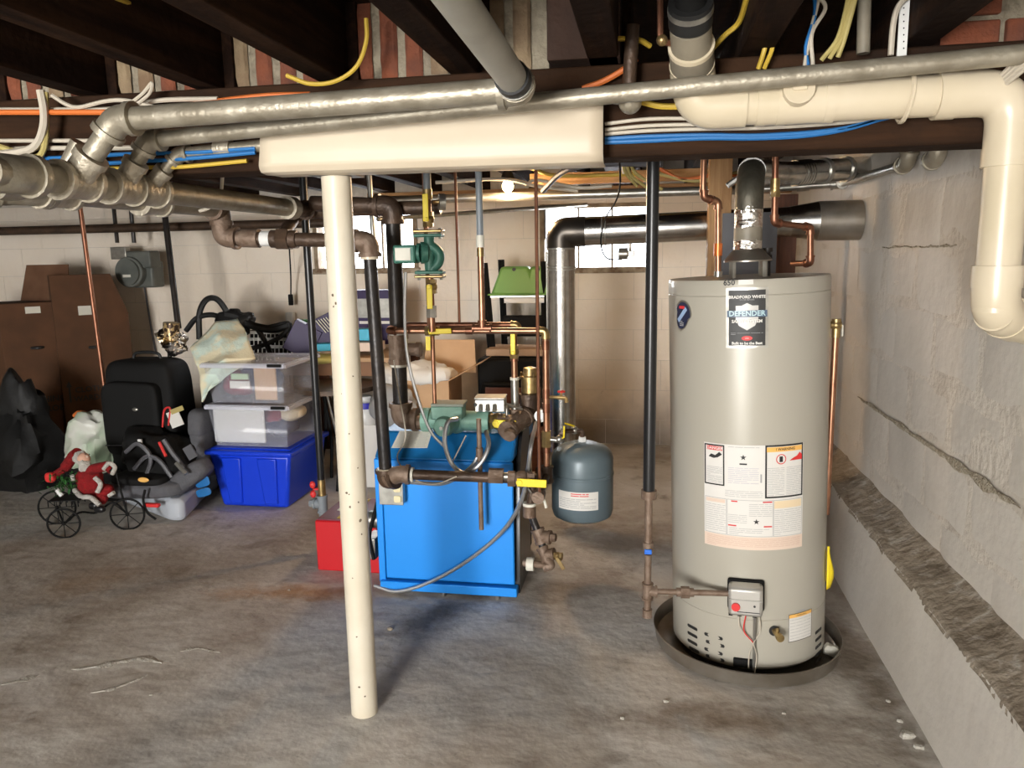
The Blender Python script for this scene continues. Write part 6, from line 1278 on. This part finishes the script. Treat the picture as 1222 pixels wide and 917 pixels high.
# black furniture frames and green bins
Yk = 5.35
def bar(px0, py0, px1, py1, w, Y, nm, m, par, Y2=None):
    a, b = at(px0, py0, Y), at(px1, py1, Y2 or Y); return MB().tube([a, b], w, 4).build(nm, m, par)
fr_ = thing('stacked_black_chair', 'stack of black chairs with upturned legs behind copper riser by the back wall', 'chair', at(610, 480, Yk))
bar(577, 314, 587, 420, .030, Yk, 'leg', m_black, fr_); bar(598, 310, 603, 430, .024, Yk+.25, 'leg', m_black, fr_); bar(649, 312, 650, 430, .022, Yk, 'leg', m_black, fr_)
MB().box(at(625, 389, Yk+.05), (.30, .05, .15)).build('backrest', m_black, fr_, bevel=.015); MB().box(at(618, 418, Yk), (.40, .30, .05)).build('seat', mat('seat_underside', (.42, .28, .18), .7), fr_, bevel=.005); MB().box(at(612, 448, Yk-.05), (.44, .34, .28)).build('lower_seat', m_black, fr_, bevel=.02)
zf_ = at(612, 470, Yk).z
for dx_ in (-.2, .2):
    for dy_ in (-.15, .15): q = at(612, 470, Yk); MB().cyl((q.x+dx_, q.y+dy_, 0), (q.x+dx_, q.y+dy_, q.z+.05), .02, seg=8).build('leg', m_black, fr_)
gs = thing('glass_shelf', 'white edged shelf holding green bins behind copper pipes', 'shelf', at(628, 355, Yk+.1)); q0_, q1_ = at(586, 353, Yk+.0), at(650, 353, Yk+.0)
MB().bb((q0_.x, Yk-.03, q0_.z-.012), (q1_.x, Yk+.25, q0_.z)).build('shelf_board', m_galv, gs); MB().bb((q0_.x+.10, Yk-.04, q0_.z-.05), (q1_.x, Yk-.03, q0_.z-.018)).build('shelf_edge', m_white, gs)
def bin_(px_, w, lab):
    q = at(px_, 350, Yk+.08); h = at(px_, 318, Yk+.08).z-q0_.z; t = thing('green_bin', lab, 'bin', (q.x, Yk+.08, q0_.z))
    MB().frustum((q.x, Yk+.08), (w*1.25, .2), (w*.72, .13), q0_.z+.003, q0_.z+h).build('body', m_pgreen, t, bevel=.02); MB().frustum((q.x, Yk+.08), (w*1.4, .23), (w*1.36, .22), q0_.z+.002, q0_.z+.014).build('rim', m_pgreen, t, bevel=.004)
    MB().cyl((q.x, Yk-.005, q0_.z+h-.02), (q.x, Yk+.02, q0_.z+h-.02), .012, seg=10).build('grip_hole', m_ink, t)
bin_(616, .27, 'olive green upturned bin on shelf, left and nearer'); bin_(644, .16, 'olive green upturned bin on shelf, partly behind flue')
br_ = thing('wooden_chair', 'reddish brown wooden chair with curved top rail behind boiler pump', 'chair', at(608, 500, 4.9)); m_rb = mat('mahogany', (.20, .07, .03), .4, 0, (.13, .04, .02), 5, .1, 30, stretch=(1, 6, 6))
a, b = at(574, 463, 4.9), at(645, 463, 4.9); z_ = at(610, 460, 4.9).z
MB().tube(smooth_path([V((a.x, 4.9, z_-.15)), V((a.x+.02, 4.9, z_-.01)), V((a.x+.07, 4.9, z_)), V((b.x, 4.9, z_))]), .018, 8).build('top_rail', m_black, br_); MB().bb((a.x+.03, 4.89, z_-.12), (b.x, 4.92, z_-.01)).build('back_panel', m_rb, br_); MB().bb((a.x, 4.6, z_-.33), (b.x+.02, 4.95, z_-.28)).build('seat', m_rb, br_)
for x in (a.x+.02, b.x):
    for y in (4.62, 4.93): MB().bb((x-.018, y-.018, 0), (x+.018, y+.018, z_-.28)).build('leg', m_rb, br_)
# red box in front
q0_, q1_ = fl(379, 681), fl(420, 681); h = at(385, 622, q0_.y).z
rb = thing('red_metal_box', 'glossy red metal box on floor left of the column', 'box', ((q0_.x+q1_.x)/2+.05, q0_.y+.2, 0)); RX0 = q0_.x
MB().bb((RX0, q0_.y, 0), (RX0+.34, q0_.y+.36, h)).build('case', m_red, rb, bevel=.008); 
m_mar = mat('maroon_top', (.16, .03, .05), .4); MB().bb((RX0+.01, q0_.y+.01, h), (RX0+.33, q0_.y+.35, h+.006)).build('lid_panel', m_mar, rb); MB().box((RX0+.12, q0_.y+.18, h+.008), (.03, .30, .004), rz=.0).build('yellow_stripe', m_wirey, rb); MB().box((RX0+.16, q0_.y+.18, h+.008), (.015, .30, .004)).build('yellow_stripe', m_wirey, rb); MB().box((RX0+.075, q0_.y+.2, h+.008), (.03, .12, .004)).build('pale_stripe', m_label, rb)
m_scale = mat('pale_scale', (.50, .48, .43), .9, 0, (.36, .33, .28), 30, .8, 60)
# paint chips / rubble
rnd = random.Random(11)
for k, (x, y, s, lb_) in enumerate(((465, 752, .012, 'dark lump of debris on floor just right of column'), (1083, 880, .022, 'largest grey chip on floor against right wall foot'), (1096, 893, .016, 'grey chip at foot of right wall nearest the viewer'), (795, 838, .009, 'pale chip on floor left in front of drain pan'), (742, 858, .008, 'pale speck on floor between column and drain pan, nearest'), (1074, 862, .010, 'small chip behind the largest grey chip by right wall'), (180, 830, .006, 'tiny pale speck on floor at left foreground'), (935, 852, .007, 'tiny pale chip on floor right in front of drain pan'), (1060, 838, .008, 'small chip on floor between drain pan and right wall'), (345, 705, .007, 'white speck on floor left of the red metal box'))):
    p = fl(x, y)
    if x > 999 and p.x > .85: p.x = .85
    tag(MB().sup((p.x, p.y, s*.35), (s, s*.8, s*.45), .7, None, s*.4, 60, 8, 6, k).build('plaster_chip', m_scale if k else m_ledge), lb_, 'rubble', 'plaster chips on floor')
for x, y, s, lb_ in ((990, 785, .030, 'pale rubble lump lying inside the drain pan at right'),): 
    th_ = V((HX+.295, HY-.10, .03)); tag(MB().sup(th_, (.028, .024, .022), .7, None, .012, 40, 12, 8, 2).build('rubble_lump', m_label), lb_, 'rubble')
# raised scaly patch ridges on floor
def ridge(name, label, pts, w, h, m, sd):
    rnd = random.Random(sd); P = smooth_path([fl(x, y) for x, y in pts], 10); mb = MB(); vs = []; n = len(P)
    for i, p in enumerate(P):
        d = (P[min(i+1, n-1)]-P[max(i-1, 0)]).normalized(); s = V((-d.y, d.x, 0)); ww = w*(.3+abs(noise.noise(p*14))*2.2)*min(1, 4*i/n, 4*(n-1-i)/n+.05)
        for f_, z_ in ((-1, .0005), (-.5, h), (.3, h*.8), (1, .0005)): vs.append(V((p.x, p.y, 0))+s*ww*f_+V((0, 0, z_*(.6+.6*abs(noise.noise(p*30))))))
    mb.add(vs, [(i*4+k, i*4+k+1, (i+1)*4+k+1, (i+1)*4+k) for i in range(n-1) for k in range(3)]); tag(mb.build(name, m), label, 'concrete patch')
m_scale = mat('pale_scale', (.50, .48, .43), .9, 0, (.36, .33, .28), 30, .8, 60)
ridge('flaked_concrete', 'pale flaked concrete ridge on floor at left foreground, upper', [(85, 800), (120, 795), (150, 789), (172, 786), (193, 792)], .035, .005, m_scale, 1); ridge('flaked_concrete', 'pale flaked concrete ridge on floor at left foreground, lower', [(108, 828), (135, 822), (160, 813), (176, 806)], .024, .004, m_scale, 2); ridge('flaked_concrete', 'short pale flake on floor between left foreground and column', [(215, 778), (235, 774), (262, 779)], .020, .003, m_scale, 3); ridge('flaked_concrete', 'pale worn strip at very left edge of floor', [(0, 818), (25, 812), (48, 806)], .030, .003, m_scale, 4)

def crack(name, label, y0, y1, z, w, sd):
    mb = MB(); n = 220
    def fn(u, v):
        Y = y0+(y1-y0)*u; q = noise.noise(V((Y*9, sd, 0)))+.5*noise.noise(V((Y*45, sd+v, 0))); ww = w*(.25+1.1*abs(noise.noise(V((Y*5, sd, 3)))))*min(1, 8*u, 8*(1-u))
        return V((XR-.0055-.004*math.sin(v*PI)-.004*noise.noise(V((Y*60, v*5, sd))), Y, z+q*.008+(v-.5)*ww*1.6))
    o = mb.grid(fn, n, 4).build(name, m_crumb, wall_r); o['label'] = label
m_crumb = mat('crumbling_mortar', (.46, .41, .32), .95, 0, (.27, .225, .16), 60, 1, 120)
crack('crumbled_joint', 'tan crumbling mortar joint', 2.25, 3.95, .80, .034, 1); crack('crumbled_joint', 'tan crumbling mortar joint', 1.4, 2.2, .79, .034, 4); crack('crumbled_joint', 'thin dirty mortar joint', 2.85, 3.7, 1.522, .010, 2)

cable('wall_cable', 'thin dark cord running down back wall below gas meter', 'cord', [at(172, 340, 6.05), at(176, 365, 6.06), at(181, 395, 6.06), at(186, 420, 6.06)], .008, m_dgrey)
